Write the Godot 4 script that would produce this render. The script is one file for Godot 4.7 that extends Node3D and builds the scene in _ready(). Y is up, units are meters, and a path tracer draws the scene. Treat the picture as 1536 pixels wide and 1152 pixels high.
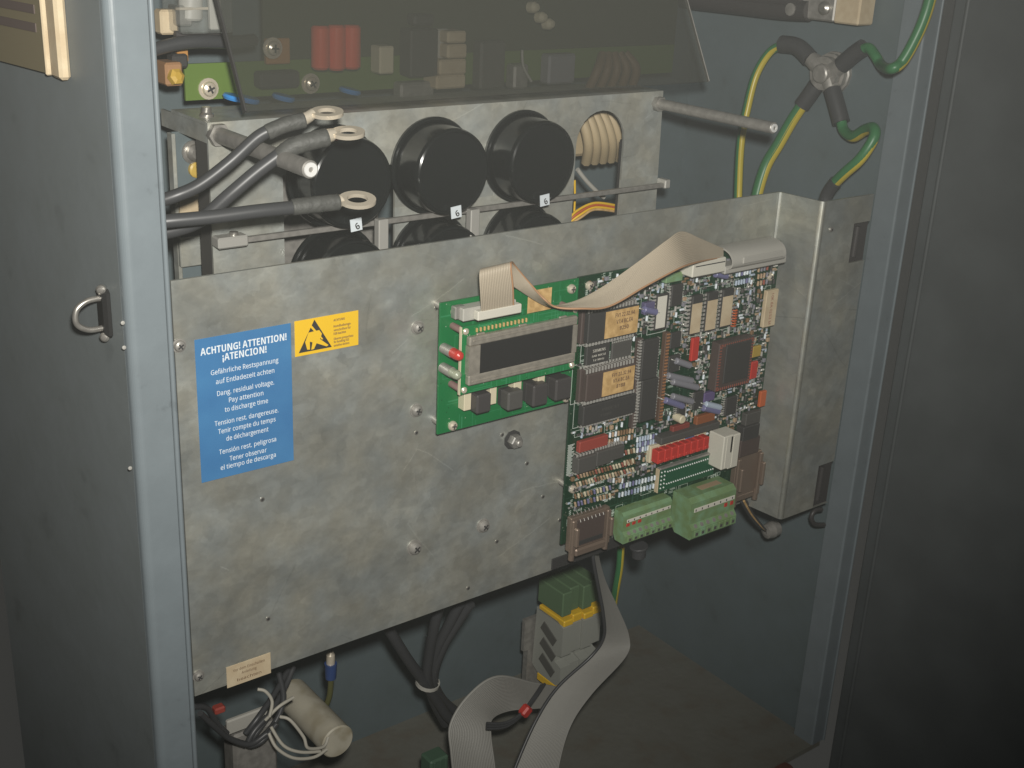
extends Node3D
# An open control cabinet photographed by flash. All lengths in the script are millimetres; K turns them into metres.

const K := 0.001
const ZB := 11.6          # front face of the circuit boards before the mounting plate (plate front is z = 0)
var wp := {}              # node -> its place in millimetres
var taken := {}
var rng := RandomNumberGenerator.new()
var M := {}

# ------------------------------------------------------------------ mesh builder
class Mb:
	var v := PackedVector3Array()
	var g := PackedInt32Array()
	var uvr := []                        # x, y, w, h: flat mapping over x and y
	func tri(a: Vector3, b: Vector3, c: Vector3, s := -1) -> void:      # counter-clockwise seen from outside
		v.append(a); v.append(c); v.append(b); g.append(s)
	func quad(a: Vector3, b: Vector3, c: Vector3, d: Vector3, s := -1) -> void:
		tri(a, b, c, s); tri(a, c, d, s)
	func ctri(a: Vector3, b: Vector3, c: Vector3, o: Vector3, s := -1) -> void:   # turned away from o
		if (b - a).cross(c - a).dot((a + b + c) / 3.0 - o) < 0.0:
			tri(a, c, b, s)
		else:
			tri(a, b, c, s)
	func cquad(a: Vector3, b: Vector3, c: Vector3, d: Vector3, o: Vector3) -> void:
		ctri(a, b, c, o); ctri(a, c, d, o)
	func box(c: Vector3, s: Vector3, bv := 0.0, bs := Basis()) -> Mb:
		var h := s / 2.0
		var n := minf(bv, minf(h.x, minf(h.y, h.z)) * 0.9)
		if n <= 0.0:
			for ax in 3:
				for sg in [-1.0, 1.0]:
					var q := []
					for k in [[-1, -1], [1, -1], [1, 1], [-1, 1]]:
						var p := Vector3()
						p[ax] = sg * h[ax]; p[(ax + 1) % 3] = k[0] * h[(ax + 1) % 3]; p[(ax + 2) % 3] = k[1] * h[(ax + 2) % 3]
						q.append(c + bs * p)
					cquad(q[0], q[1], q[2], q[3], c)
			return self
		var at := func(x: float, y: float, z: float, k: int) -> Vector3:
			var p := Vector3(x * (h.x - n), y * (h.y - n), z * (h.z - n))
			p[k] = [x, y, z][k] * h[k]
			return c + bs * p
		for ax in 3:
			var a1 := (ax + 1) % 3
			var a2 := (ax + 2) % 3
			for sg in [-1.0, 1.0]:
				var q := []
				for k in [[-1.0, -1.0], [1.0, -1.0], [1.0, 1.0], [-1.0, 1.0]]:
					var p := [0.0, 0.0, 0.0]
					p[ax] = sg; p[a1] = k[0]; p[a2] = k[1]
					q.append(at.call(p[0], p[1], p[2], ax))
				cquad(q[0], q[1], q[2], q[3], c)
			for k in [[-1.0, -1.0], [1.0, -1.0], [1.0, 1.0], [-1.0, 1.0]]:   # bevels of the edges along ax
				var lo := [0.0, 0.0, 0.0]
				lo[ax] = -1.0; lo[a1] = k[0]; lo[a2] = k[1]
				var hi := lo.duplicate()
				hi[ax] = 1.0
				cquad(at.call(lo[0], lo[1], lo[2], a1), at.call(hi[0], hi[1], hi[2], a1), at.call(hi[0], hi[1], hi[2], a2), at.call(lo[0], lo[1], lo[2], a2), c)
		for x in [-1.0, 1.0]:
			for y in [-1.0, 1.0]:
				for z in [-1.0, 1.0]:
					ctri(at.call(x, y, z, 0), at.call(x, y, z, 1), at.call(x, y, z, 2), c)
		return self
	func span(a: Vector3, b: Vector3, bv := 0.0) -> Mb:
		return box((a + b) / 2.0, (b - a).abs(), bv)
	static func frame(d: Vector3) -> Basis:
		var z := d.normalized()
		var x := (Vector3.UP if absf(z.y) < 0.9 else Vector3.RIGHT).cross(z).normalized()
		return Basis(x, z.cross(x), z)
	func lathe(o: Vector3, d: Vector3, prof: Array, n := 20, smooth := true) -> Mb:    # prof: [radius, height] from base to tip
		var f := Mb.frame(d)
		for i in prof.size() - 1:
			var p0 = prof[i]
			var p1 = prof[i + 1]
			for k in n:
				var a0 := TAU * k / n
				var a1 := TAU * (k + 1) / n
				var e0 := f.x * cos(a0) + f.y * sin(a0)
				var e1 := f.x * cos(a1) + f.y * sin(a1)
				var sg := (i + 1) if smooth else -1
				var A: Vector3 = o + e0 * p0[0] + f.z * p0[1]
				var B: Vector3 = o + e1 * p0[0] + f.z * p0[1]
				var C: Vector3 = o + e1 * p1[0] + f.z * p1[1]
				var D: Vector3 = o + e0 * p1[0] + f.z * p1[1]
				if p0[0] > 0.0001:
					tri(A, B, C, sg)
				if p1[0] > 0.0001:
					tri(A, C, D, sg)
		return self
	func cyl(a: Vector3, b: Vector3, r: float, n := 16, bv := 0.0) -> Mb:
		var h := (b - a).length()
		if bv > 0.0:
			return lathe(a, b - a, [[0.0, 0.0], [r - bv, 0.0], [r, bv], [r, h - bv], [r - bv, h], [0.0, h]], n)
		return lathe(a, b - a, [[0.0, 0.0], [r, 0.0], [r, h], [0.0, h]], n)
	func tube(p: Array, r: float, n := 10, rs: Array = []) -> Mb:
		var m := p.size()
		var f := Mb.frame(p[1] - p[0])
		var rings := []
		var last: Vector3 = (p[1] - p[0]).normalized()
		for i in m:
			var d: Vector3 = (p[mini(i + 1, m - 1)] - p[maxi(i - 1, 0)]).normalized()
			var axis := last.cross(d)
			if axis.length() > 1e-5:
				f = Basis(axis.normalized(), last.angle_to(d)) * f
			last = d
			var rr: float = rs[i] if rs.size() else r
			var ring := []
			for k in n:
				ring.append(p[i] + (f.x * cos(TAU * k / n) + f.y * sin(TAU * k / n)) * rr)
			rings.append(ring)
		for i in m - 1:
			for k in n:
				quad(rings[i][k], rings[i][(k + 1) % n], rings[i + 1][(k + 1) % n], rings[i + 1][k], 1)
		for k in n:
			tri(p[0], rings[0][(k + 1) % n], rings[0][k])
			tri(p[m - 1], rings[m - 1][k], rings[m - 1][(k + 1) % n])
		return self
	func prism(poly: PackedVector2Array, o: Vector3, x: Vector3, y: Vector3, depth: float, smooth_sides := false) -> Mb:  # drawn on x, y; goes back by depth
		var z := x.cross(y).normalized()
		if Geometry2D.is_polygon_clockwise(poly):
			poly = poly.duplicate(); poly.reverse()
		var t := Geometry2D.triangulate_polygon(poly)
		var at := func(q: Vector2, w: float) -> Vector3: return o + x * q.x + y * q.y - z * w
		for i in range(0, t.size(), 3):
			var a := poly[t[i]]
			var b := poly[t[i + 1]]
			var c := poly[t[i + 2]]
			if (b - a).cross(c - a) < 0.0:
				var s := b; b = c; c = s
			tri(at.call(a, 0.0), at.call(b, 0.0), at.call(c, 0.0))
			tri(at.call(a, depth), at.call(c, depth), at.call(b, depth))
		for i in poly.size():
			var a := poly[i]
			var b := poly[(i + 1) % poly.size()]
			quad(at.call(b, 0.0), at.call(a, 0.0), at.call(a, depth), at.call(b, depth), 2 if smooth_sides else -1)
		return self
	func strip(a: Array, b: Array, th: float) -> Mb:        # a band between two edge lines, with thickness
		var m := a.size()
		var n := []
		for i in m:
			var along: Vector3 = (a[mini(i + 1, m - 1)] + b[mini(i + 1, m - 1)]) - (a[maxi(i - 1, 0)] + b[maxi(i - 1, 0)])
			n.append(along.cross(b[i] - a[i]).normalized() * th / 2.0)
		for i in m - 1:
			quad(a[i] + n[i], a[i + 1] + n[i + 1], b[i + 1] + n[i + 1], b[i] + n[i], 1)
			quad(b[i] - n[i], b[i + 1] - n[i + 1], a[i + 1] - n[i + 1], a[i] - n[i], 2)
			quad(a[i] - n[i], a[i + 1] - n[i + 1], a[i + 1] + n[i + 1], a[i] + n[i], 3)
			quad(b[i] + n[i], b[i + 1] + n[i + 1], b[i + 1] - n[i + 1], b[i] - n[i], 4)
		quad(a[0] - n[0], a[0] + n[0], b[0] + n[0], b[0] - n[0])
		quad(b[m - 1] - n[m - 1], b[m - 1] + n[m - 1], a[m - 1] + n[m - 1], a[m - 1] - n[m - 1])
		return self
	func mesh(base := Vector3()) -> ArrayMesh:
		var st := SurfaceTool.new()
		st.begin(Mesh.PRIMITIVE_TRIANGLES)
		for i in v.size():
			st.set_smooth_group(g[i / 3])
			if uvr.size():
				st.set_uv(Vector2((v[i].x - uvr[0]) / uvr[2], 1.0 - (v[i].y - uvr[1]) / uvr[3]))
			st.add_vertex((v[i] - base) * 0.001)
		st.generate_normals()
		return st.commit()

# ------------------------------------------------------------------ scene helpers
func numbered(n: String) -> String:
	taken[n] = taken.get(n, -1) + 1
	return n if taken[n] == 0 else "%s_%03d" % [n, taken[n]]

func tag(o: Node, label: String, category: String, group := "", kind := "") -> Node:
	if label: o.set_meta("label", label)
	if category: o.set_meta("category", category)
	if group: o.set_meta("group", group)
	if kind: o.set_meta("kind", kind)
	return o

func thing(called: String, label: String, category: String, at: Vector3, group := "") -> Node3D:
	var o := Node3D.new()
	o.name = numbered(called)
	add_child(o)
	o.position = at * K
	wp[o] = at
	tag(o, label, category, group)
	return o

func obj(called: String, mb: Mb, m: Material, parent: Node3D = null, stuff := false) -> MeshInstance3D:
	var o := MeshInstance3D.new()
	var base: Vector3 = wp[parent] if parent else Vector3()
	o.mesh = mb.mesh(base)
	o.material_override = m
	o.name = called if parent else numbered(called)
	(parent if parent else self).add_child(o, true)
	wp[o] = base
	if stuff: o.set_meta("kind", "stuff")
	return o

func put(called: String, mesh: Mesh, m: Material, parent: Node3D, at: Vector3, bs := Basis()) -> MeshInstance3D:   # a shared mesh set at a place
	var o := MeshInstance3D.new()
	o.mesh = mesh
	o.material_override = m
	o.name = called
	parent.add_child(o, true)
	o.transform = Transform3D(bs, (at - wp[parent]) * K)
	wp[o] = at
	return o

func curve(p: Array, k := 6) -> Array:          # Catmull-Rom through the points
	var out := []
	for i in p.size() - 1:
		var a: Vector3 = p[maxi(i - 1, 0)]
		var b: Vector3 = p[i]
		var c: Vector3 = p[i + 1]
		var d: Vector3 = p[mini(i + 2, p.size() - 1)]
		for j in k:
			out.append(b.cubic_interpolate(c, a, d, float(j) / k))
	out.append(p[p.size() - 1])
	return out

func lettering(called: String, lines: Array, z: float, m: Material, parent: Node3D, weight := 700) -> MeshInstance3D:
	# each line: text, centre x, centre y, cap height, width
	var f := SystemFont.new()
	f.font_names = PackedStringArray(["Droid Sans"])
	f.font_weight = weight
	var st := SurfaceTool.new()
	st.begin(Mesh.PRIMITIVE_TRIANGLES)
	for l in lines:
		var t := TextMesh.new()
		t.font = f
		t.text = l[0]
		t.font_size = 32
		t.pixel_size = 0.01
		t.depth = 0.01
		t.curve_step = 2.0
		var box := t.get_aabb()
		var sy: float = l[3] / (32.0 * 0.714 * 0.01)
		var sx: float = l[4] / maxf(box.size.x, 0.001)
		var cap_mid := box.get_center()
		var b := Basis().scaled(Vector3(sx, sy, 5.0) * K)
		if l.size() > 5:
			b = Basis(Vector3(0, 0, 1), l[5]) * b
		st.append_from(t, 0, Transform3D(b, (Vector3(l[1], l[2], z) - wp[parent]) * K - b * Vector3(cap_mid.x, cap_mid.y, 0)))
	var o := MeshInstance3D.new()
	o.mesh = st.commit()
	o.material_override = m
	o.name = called
	parent.add_child(o, true)
	wp[o] = wp[parent]
	return o

# ------------------------------------------------------------------ materials
func lin(r: float, g: float, b: float) -> Color:
	return Color(r, g, b).linear_to_srgb()

func flat(r: float, g: float, b: float, rough := 0.6, metal := 0.0) -> StandardMaterial3D:
	var m := StandardMaterial3D.new()
	m.albedo_color = lin(r, g, b)
	m.roughness = rough
	m.metallic = metal
	return m

func tri_map(m: StandardMaterial3D, tex: Texture2D, per_metre: float, rough: Texture2D = null, bump: Texture2D = null, bump_scale := 0.5) -> StandardMaterial3D:
	m.albedo_texture = tex
	if rough:
		m.roughness_texture = rough
	if bump:
		m.normal_enabled = true
		m.normal_texture = bump
		m.normal_scale = bump_scale
	m.uv1_triplanar = true
	m.uv1_world_triplanar = true
	m.uv1_scale = Vector3.ONE * per_metre
	return m

func noise_tex(size: int, freq: float, ramp: Array, sd: int, octaves := 4, kind := FastNoiseLite.TYPE_SIMPLEX_SMOOTH) -> NoiseTexture2D:
	var n := FastNoiseLite.new()
	n.noise_type = kind
	n.frequency = freq
	n.fractal_octaves = octaves
	n.seed = sd
	var t := NoiseTexture2D.new()
	t.width = size; t.height = size; t.seamless = true; t.noise = n
	var g := Gradient.new()
	var offs := PackedFloat32Array()
	var cols := PackedColorArray()
	for r in ramp:
		offs.append(r[0]); cols.append(r[1])
	g.offsets = offs; g.colors = cols
	t.color_ramp = g
	return t

func bump_tex(size: int, freq: float, sd: int, strength := 4.0) -> NoiseTexture2D:
	var n := FastNoiseLite.new()
	n.frequency = freq
	n.seed = sd
	n.fractal_octaves = 4
	var t := NoiseTexture2D.new()
	t.width = size; t.height = size; t.seamless = true; t.noise = n
	t.as_normal_map = true
	t.bump_strength = strength
	return t

func grey(v: float) -> Color:
	return Color(v, v, v)

func zinc_image() -> ImageTexture:             # galvanised sheet: crystals, broad smears, stains, handling scratches
	var w := 1024
	var h := 512
	var smear := FastNoiseLite.new(); smear.frequency = 0.006; smear.seed = 3; smear.fractal_octaves = 5
	smear.domain_warp_enabled = true; smear.domain_warp_amplitude = 40.0; smear.domain_warp_frequency = 0.008
	var cel := FastNoiseLite.new(); cel.noise_type = FastNoiseLite.TYPE_CELLULAR; cel.frequency = 0.075; cel.seed = 5
	cel.cellular_return_type = FastNoiseLite.RETURN_CELL_VALUE
	var mid := FastNoiseLite.new(); mid.frequency = 0.03; mid.seed = 11; mid.fractal_octaves = 4
	var field := PackedFloat32Array()
	field.resize(w * h)
	var warm := PackedFloat32Array()
	warm.resize(w * h)
	for y in h:
		for x in w:
			var s := smear.get_noise_2d(x, y * 1.2)
			var c := cel.get_noise_2d(x + mid.get_noise_2d(x * 2.0, y * 2.0) * 6.0, y)
			field[y * w + x] = 0.87 + s * 0.11 + c * (0.050 + 0.05 * maxf(0.0, s)) + mid.get_noise_2d(x, y) * 0.05
			warm[y * w + x] = mid.get_noise_2d(x * 0.4 + 900.0, y * 0.4)
	rng.seed = 77
	for i in 46:                                # finger marks and wiped patches
		var c := Vector2(rng.randf() * w, rng.randf() * h)
		var r := rng.randf_range(6.0, 26.0)
		var d := Vector2.from_angle(rng.randf() * TAU)
		var amount := rng.randf_range(-0.07, 0.10)
		for y in range(maxi(0, int(c.y - r)), mini(h, int(c.y + r))):
			for x in range(maxi(0, int(c.x - r)), mini(w, int(c.x + r))):
				var q := Vector2(x, y) - c
				var e := Vector2(q.dot(d), q.cross(d) * 2.2).length() / r
				if e < 1.0:
					field[y * w + x] += amount * (1.0 - e) * (0.6 + 0.8 * mid.get_noise_2d(x * 3.0, y * 3.0))
	for i in 90:                                # scratches
		var p := Vector2(rng.randf() * w, rng.randf() * h)
		var d := Vector2.from_angle(rng.randf_range(-0.7, 0.7) + (PI / 2 if rng.randf() < 0.3 else 0.0))
		var amount := rng.randf_range(-0.12, 0.16)
		for k in rng.randi_range(10, 90):
			p += d
			d = d.rotated(rng.randf_range(-0.03, 0.03))
			if p.x >= 0 and p.y >= 0 and p.x < w and p.y < h:
				field[int(p.y) * w + int(p.x)] += amount
	var bytes := PackedByteArray()
	bytes.resize(w * h * 3)
	for i in w * h:
		var v := clampf(field[i], 0.3, 1.0)
		var t := clampf(warm[i] * 0.8, -0.4, 0.4)
		bytes[i * 3] = int(255.0 * minf(1.0, v * (0.99 + t * 0.04)))
		bytes[i * 3 + 1] = int(255.0 * v)
		bytes[i * 3 + 2] = int(255.0 * v * (0.972 - t * 0.06))
	return ImageTexture.create_from_image(Image.create_from_data(w, h, false, Image.FORMAT_RGB8, bytes))

const FONT := {"0": 31599, "1": 11415, "2": 29671, "3": 29647, "4": 23497, "5": 31183, "6": 31215, "7": 29257, "8": 31727, "9": 31695, "C": 31015, "R": 27565, "U": 23407, "D": 27502, "X": 23213, "V": 23402}

func stamp(im: Image, text: String, x: int, y: int, c: Color, px := 1, turned := false) -> void:
	for i in text.length():
		var bits: int = FONT.get(text[i], 0)
		for r in 5:
			for q in 3:
				if bits & (1 << (14 - (r * 3 + q))):
					var at := Vector2i(x + r * px, y - (i * 4 + q) * px) if turned else Vector2i(x + (i * 4 + q) * px, y + r * px)
					im.fill_rect(Rect2i(at, Vector2i(px, px)), c)

func board_image(w: int, h: int, sd: int, mask: Color, dense: bool) -> ImageTexture:      # solder mask with tracks, pads and white print
	rng.seed = sd
	var im := Image.create(w, h, false, Image.FORMAT_RGB8)
	im.fill(mask)
	var track := mask.lightened(0.13)
	var n := FastNoiseLite.new(); n.frequency = 0.01; n.seed = sd
	var count := 420 if dense else 70
	for i in count:
		var x := rng.randi_range(0, w)
		var y := rng.randi_range(0, h)
		var wide := 2 if rng.randf() < 0.85 else 5
		for leg in rng.randi_range(2, 5):
			var l := rng.randi_range(15, 130)
			if leg % 2 == i % 2:
				im.fill_rect(Rect2i(x, y, l, wide), track); x += l
			else:
				var up := -1 if rng.randf() < 0.5 else 1
				im.fill_rect(Rect2i(x, mini(y, y + l * up), wide, l), track); y += l * up
	var white := Color(0.80, 0.84, 0.80)
	var tin := Color(0.66, 0.66, 0.60)
	for i in (900 if dense else 60):
		im.fill_rect(Rect2i(rng.randi_range(0, w), rng.randi_range(0, h), 3, 3), tin if rng.randf() < 0.7 else mask.darkened(0.5))
	if dense:
		for i in 300:
			var x := rng.randi_range(10, w - 40)
			var y := rng.randi_range(10, h - 20)
			var t: String = ["R", "C", "D", "U", "V", "X"][rng.randi_range(0, 5)] + str(rng.randi_range(1, 399))
			stamp(im, t, x, y, white, 2 if rng.randf() < 0.8 else 3, rng.randf() < 0.4)
		for i in 90:
			var x := rng.randi_range(10, w - 60)
			var y := rng.randi_range(10, h - 60)
			var a := rng.randi_range(14, 60)
			var b := rng.randi_range(10, 40)
			im.fill_rect(Rect2i(x, y, a, 2), white); im.fill_rect(Rect2i(x, y + b, a, 2), white)
			im.fill_rect(Rect2i(x, y, 2, b), white); im.fill_rect(Rect2i(x + a, y, 2, b + 2), white)
	return ImageTexture.create_from_image(im)

# ------------------------------------------------------------------ recurring pieces
func pan_screw(parent: Node3D, at: Vector3, r: float, m: Material, called := "screw", h := 0.0) -> void:
	var hh := h if h > 0.0 else r * 0.75
	var key := "screw%.1f_%.1f" % [r, hh]
	if not M.has(key):
		M[key] = Mb.new().lathe(Vector3(), Vector3(0, 0, 1), [[r, -0.2], [r, hh * 0.35], [r * 0.86, hh * 0.75], [r * 0.5, hh], [0.0, hh * 1.06]], 16).mesh()
		M[key + "x"] = Mb.new().box(Vector3(0, 0, hh * 1.04), Vector3(r * 1.1, r * 0.26, 0.18)).box(Vector3(0, 0, hh * 1.045), Vector3(r * 0.26, r * 1.1, 0.18)).mesh()
	var turn := Basis(Vector3(0, 0, 1), rng.randf() * TAU)
	var s := put(called, M[key], m, parent, at, turn)
	if not parent is MeshInstance3D: _recess(s, M[key + "x"])

func _recess(s: MeshInstance3D, mesh: Mesh) -> void:
	var o := MeshInstance3D.new()
	o.mesh = mesh
	o.material_override = M.dark
	o.name = "cross_recess"
	s.add_child(o, true)

func dip(board: Node3D, called: String, r: Array, z0: float, z1: float, m: Material, upright: bool, n: int, pins := true, plen := 1.3) -> MeshInstance3D:
	var x0: float = r[0]
	var y0: float = r[1]
	var x1: float = r[2]
	var y1: float = r[3]
	var b := Mb.new().span(Vector3(x0, y1, z0 + 0.6), Vector3(x1, y0, z1), 0.5)
	var c := obj(called, b, m, board)
	blocked.append(Rect2(minf(x0, x1), minf(y0, y1), absf(x1 - x0), absf(y1 - y0)).grow(0.8))
	if pins:
		var p := Mb.new()
		var pitch := (absf(y1 - y0) if upright else absf(x1 - x0)) / n
		for i in n:
			var f := (i + 0.5) / n
			for sg in [-1.0, 1.0]:
				var e: Vector3 = Vector3(x0 if sg < 0.0 else x1, lerpf(y0, y1, f), 0) if upright else Vector3(lerpf(x0, x1, f), y1 if sg < 0.0 else y0, 0)
				var d := Vector3(sg, 0, 0) if upright else Vector3(0, sg, 0)
				var along := Vector3(0, 1, 0) if upright else Vector3(1, 0, 0)
				p.box(e + d * (plen / 2.0 - 0.05) + Vector3(0, 0, z0 + (z1 - z0) * 0.6), d.abs() * plen + along * pitch * 0.56 + Vector3(0, 0, 0.35))
				p.box(e + d * (plen - 0.1) + Vector3(0, 0, z0 + (z1 - z0) * 0.3), d.abs() * 0.35 + along * pitch * 0.4 + Vector3(0, 0, (z1 - z0) * 0.6))
		obj("pins", p, M.tin, c, true)
	return c

var blocked: Array[Rect2] = []

func outline(b: Mb, r: Array, gap: float) -> void:       # white printed frame round a part
	var x0: float = minf(r[0], r[2]) - gap
	var x1: float = maxf(r[0], r[2]) + gap
	var y0: float = minf(r[1], r[3]) - gap
	var y1: float = maxf(r[1], r[3]) + gap
	for q in [[x0, y0, x1, y0 + 0.3], [x0, y1 - 0.3, x1, y1], [x0, y0 + 0.3, x0 + 0.3, y1 - 0.3], [x1 - 0.3, y0 + 0.3, x1, y1 - 0.3]]:
		b.span(Vector3(q[0], q[1], ZB), Vector3(q[2], q[3], ZB + 0.06))

func block(r: Array) -> void:
	blocked.append(Rect2(minf(r[0], r[2]), minf(r[1], r[3]), absf(r[2] - r[0]), absf(r[3] - r[1])).grow(0.6))

func free_at(p: Vector2, half: float) -> bool:
	var q := Rect2(p - Vector2(half, half), Vector2(half, half) * 2.0)
	for b in blocked:
		if b.intersects(q): return false
	return true

func ribbon(called: String, pa: Array, pb: Array, wires: int, m: Material, parent: Node3D, k := 7, edge: Material = null, edge_r := 0.51) -> void:
	var a := curve(pa, k)
	var b := curve(pb, k)
	var mb := Mb.new()
	for w in wires - (1 if edge else 0):
		var p := []
		var f := (w + 0.5) / wires
		for i in a.size():
			p.append(a[i].lerp(b[i], f))
		mb.tube(p, a[a.size() / 2].distance_to(b[a.size() / 2]) / wires * 0.47, 8)
	obj(called, mb, m, parent)
	if edge:
		var p := []
		for i in a.size():
			p.append(a[i].lerp(b[i], (wires - 0.5) / wires))
		obj("edge_line", Mb.new().tube(p, a[a.size() / 2].distance_to(b[a.size() / 2]) / wires * edge_r, 6), edge, parent)

func earth_wire(label: String, pts: Array, r: float, side: Vector3) -> Node3D:
	var t := thing("earth_wire", label, "cable", pts[0], "green and yellow earth wires")
	var c := curve(pts, 7)
	var s := []
	for q in c: s.append(q + side.normalized() * r * 0.34)
	obj("green_insulation", Mb.new().tube(c, r, 12), M.wire_green, t)
	obj("yellow_stripe", Mb.new().tube(s, r * 0.80, 10), M.wire_yellow, t)
	return t

func lug_cable(label: String, pts: Array, r: float, sleeve: Array, rs: float, ring: Vector3, along: Vector3, face: Vector3, rw: float, rl: float) -> void:
	var t := thing("power_cable", label, "cable", pts[0], "black power cables with ring lugs")
	obj("cable", Mb.new().tube(curve(pts, 8), r, 14), M.rubber, t)
	var sl := curve(sleeve, 12)
	var rr := []
	for i in sl.size(): rr.append(rs * 0.93 * rng.randf_range(0.98, 1.02) * (0.9 if i == 0 or i == sl.size() - 1 else 1.0))
	obj("sleeve", Mb.new().tube(sl, rs, 14, rr), M.sleeve, t)
	# ring lug: an eye with a tongue back to the sleeve
	var x := along.normalized()
	var z := (face - x * face.dot(x)).normalized()
	var y := z.cross(x)
	var mb := Mb.new()
	var n := 26
	for i in n:
		var a0 := TAU * i / n
		var a1 := TAU * (i + 1) / n
		var o0 := ring + x * cos(a0) * rl + y * sin(a0) * rw
		var o1 := ring + x * cos(a1) * rl + y * sin(a1) * rw
		var i0 := ring + x * cos(a0) * rl * 0.56 + y * sin(a0) * rw * 0.56
		var i1 := ring + x * cos(a1) * rl * 0.56 + y * sin(a1) * rw * 0.56
		var d := z * 0.9
		mb.quad(o0 + d, o1 + d, i1 + d, i0 + d); mb.quad(i0 - d, i1 - d, o1 - d, o0 - d)
		mb.quad(o0 - d, o1 - d, o1 + d, o0 + d, 1); mb.quad(i0 + d, i1 + d, i1 - d, i0 - d, 2)
	var back: Vector3 = sleeve[sleeve.size() - 1]
	obj("ring_lug", mb, M.tinned, t)
	obj("lug_barrel", Mb.new().tube([back - x * 1.0, back + (ring - x * rl * 0.8 - back) * 0.45, ring - x * rl * 0.78], rs * 0.7, 10, [rs * 0.78, rs * 0.7, rw * 0.42]), M.tinned, t)

# ------------------------------------------------------------------ the scene
func _ready() -> void:
	rng.seed = 7
	# camera
	var cam := Camera3D.new()
	cam.name = "camera"
	cam.transform = Transform3D(Basis(Vector3(0.792933, 0.043569, 0.607749), Vector3(0.187408, 0.931649, -0.311300), Vector3(-0.579772, 0.360737, 0.730570)), Vector3(-197.4, 154.6, 482.9) * K)
	cam.fov = 34.366
	cam.near = 0.01
	cam.far = 20.0
	add_child(cam)
	# dim room light and the flash just above the lens
	var env := Environment.new()
	env.background_mode = Environment.BG_COLOR
	env.background_color = Color(0.30, 0.30, 0.29)
	env.background_energy_multiplier = 0.45
	env.tonemap_mode = Environment.TONE_MAPPER_LINEAR
	env.tonemap_exposure = 1.0
	env.fog_enabled = true
	env.fog_density = 0.028
	env.fog_light_color = Color(0.93, 0.94, 0.92)
	env.sdfgi_enabled = true
	env.ssao_enabled = true
	env.ssil_enabled = true
	var we := WorldEnvironment.new()
	we.name = "room_light"
	we.environment = env
	add_child(we)
	var flash := SpotLight3D.new()
	flash.name = "camera_flash"
	flash.light_energy = 0.50
	flash.light_color = Color(1.0, 0.985, 0.955)
	flash.light_size = 0.012
	flash.spot_range = 6.0
	flash.spot_angle = 39.5
	flash.spot_angle_attenuation = 1.0
	flash.spot_attenuation = 2.0
	flash.shadow_enabled = true
	add_child(flash)
	var fp: Vector3 = Vector3(-197.4, 154.6, 482.9) + cam.basis * Vector3(14, 34, 6)
	flash.look_at_from_position(fp * K, Vector3(120, 38, 0) * K)

	materials()
	cabinet()
	mounting_plate()
	signs()
	display_board()
	control_board()
	upper_ribbon()
	capacitor_shelf()
	power_section()
	earthing()
	lower_section()

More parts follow.
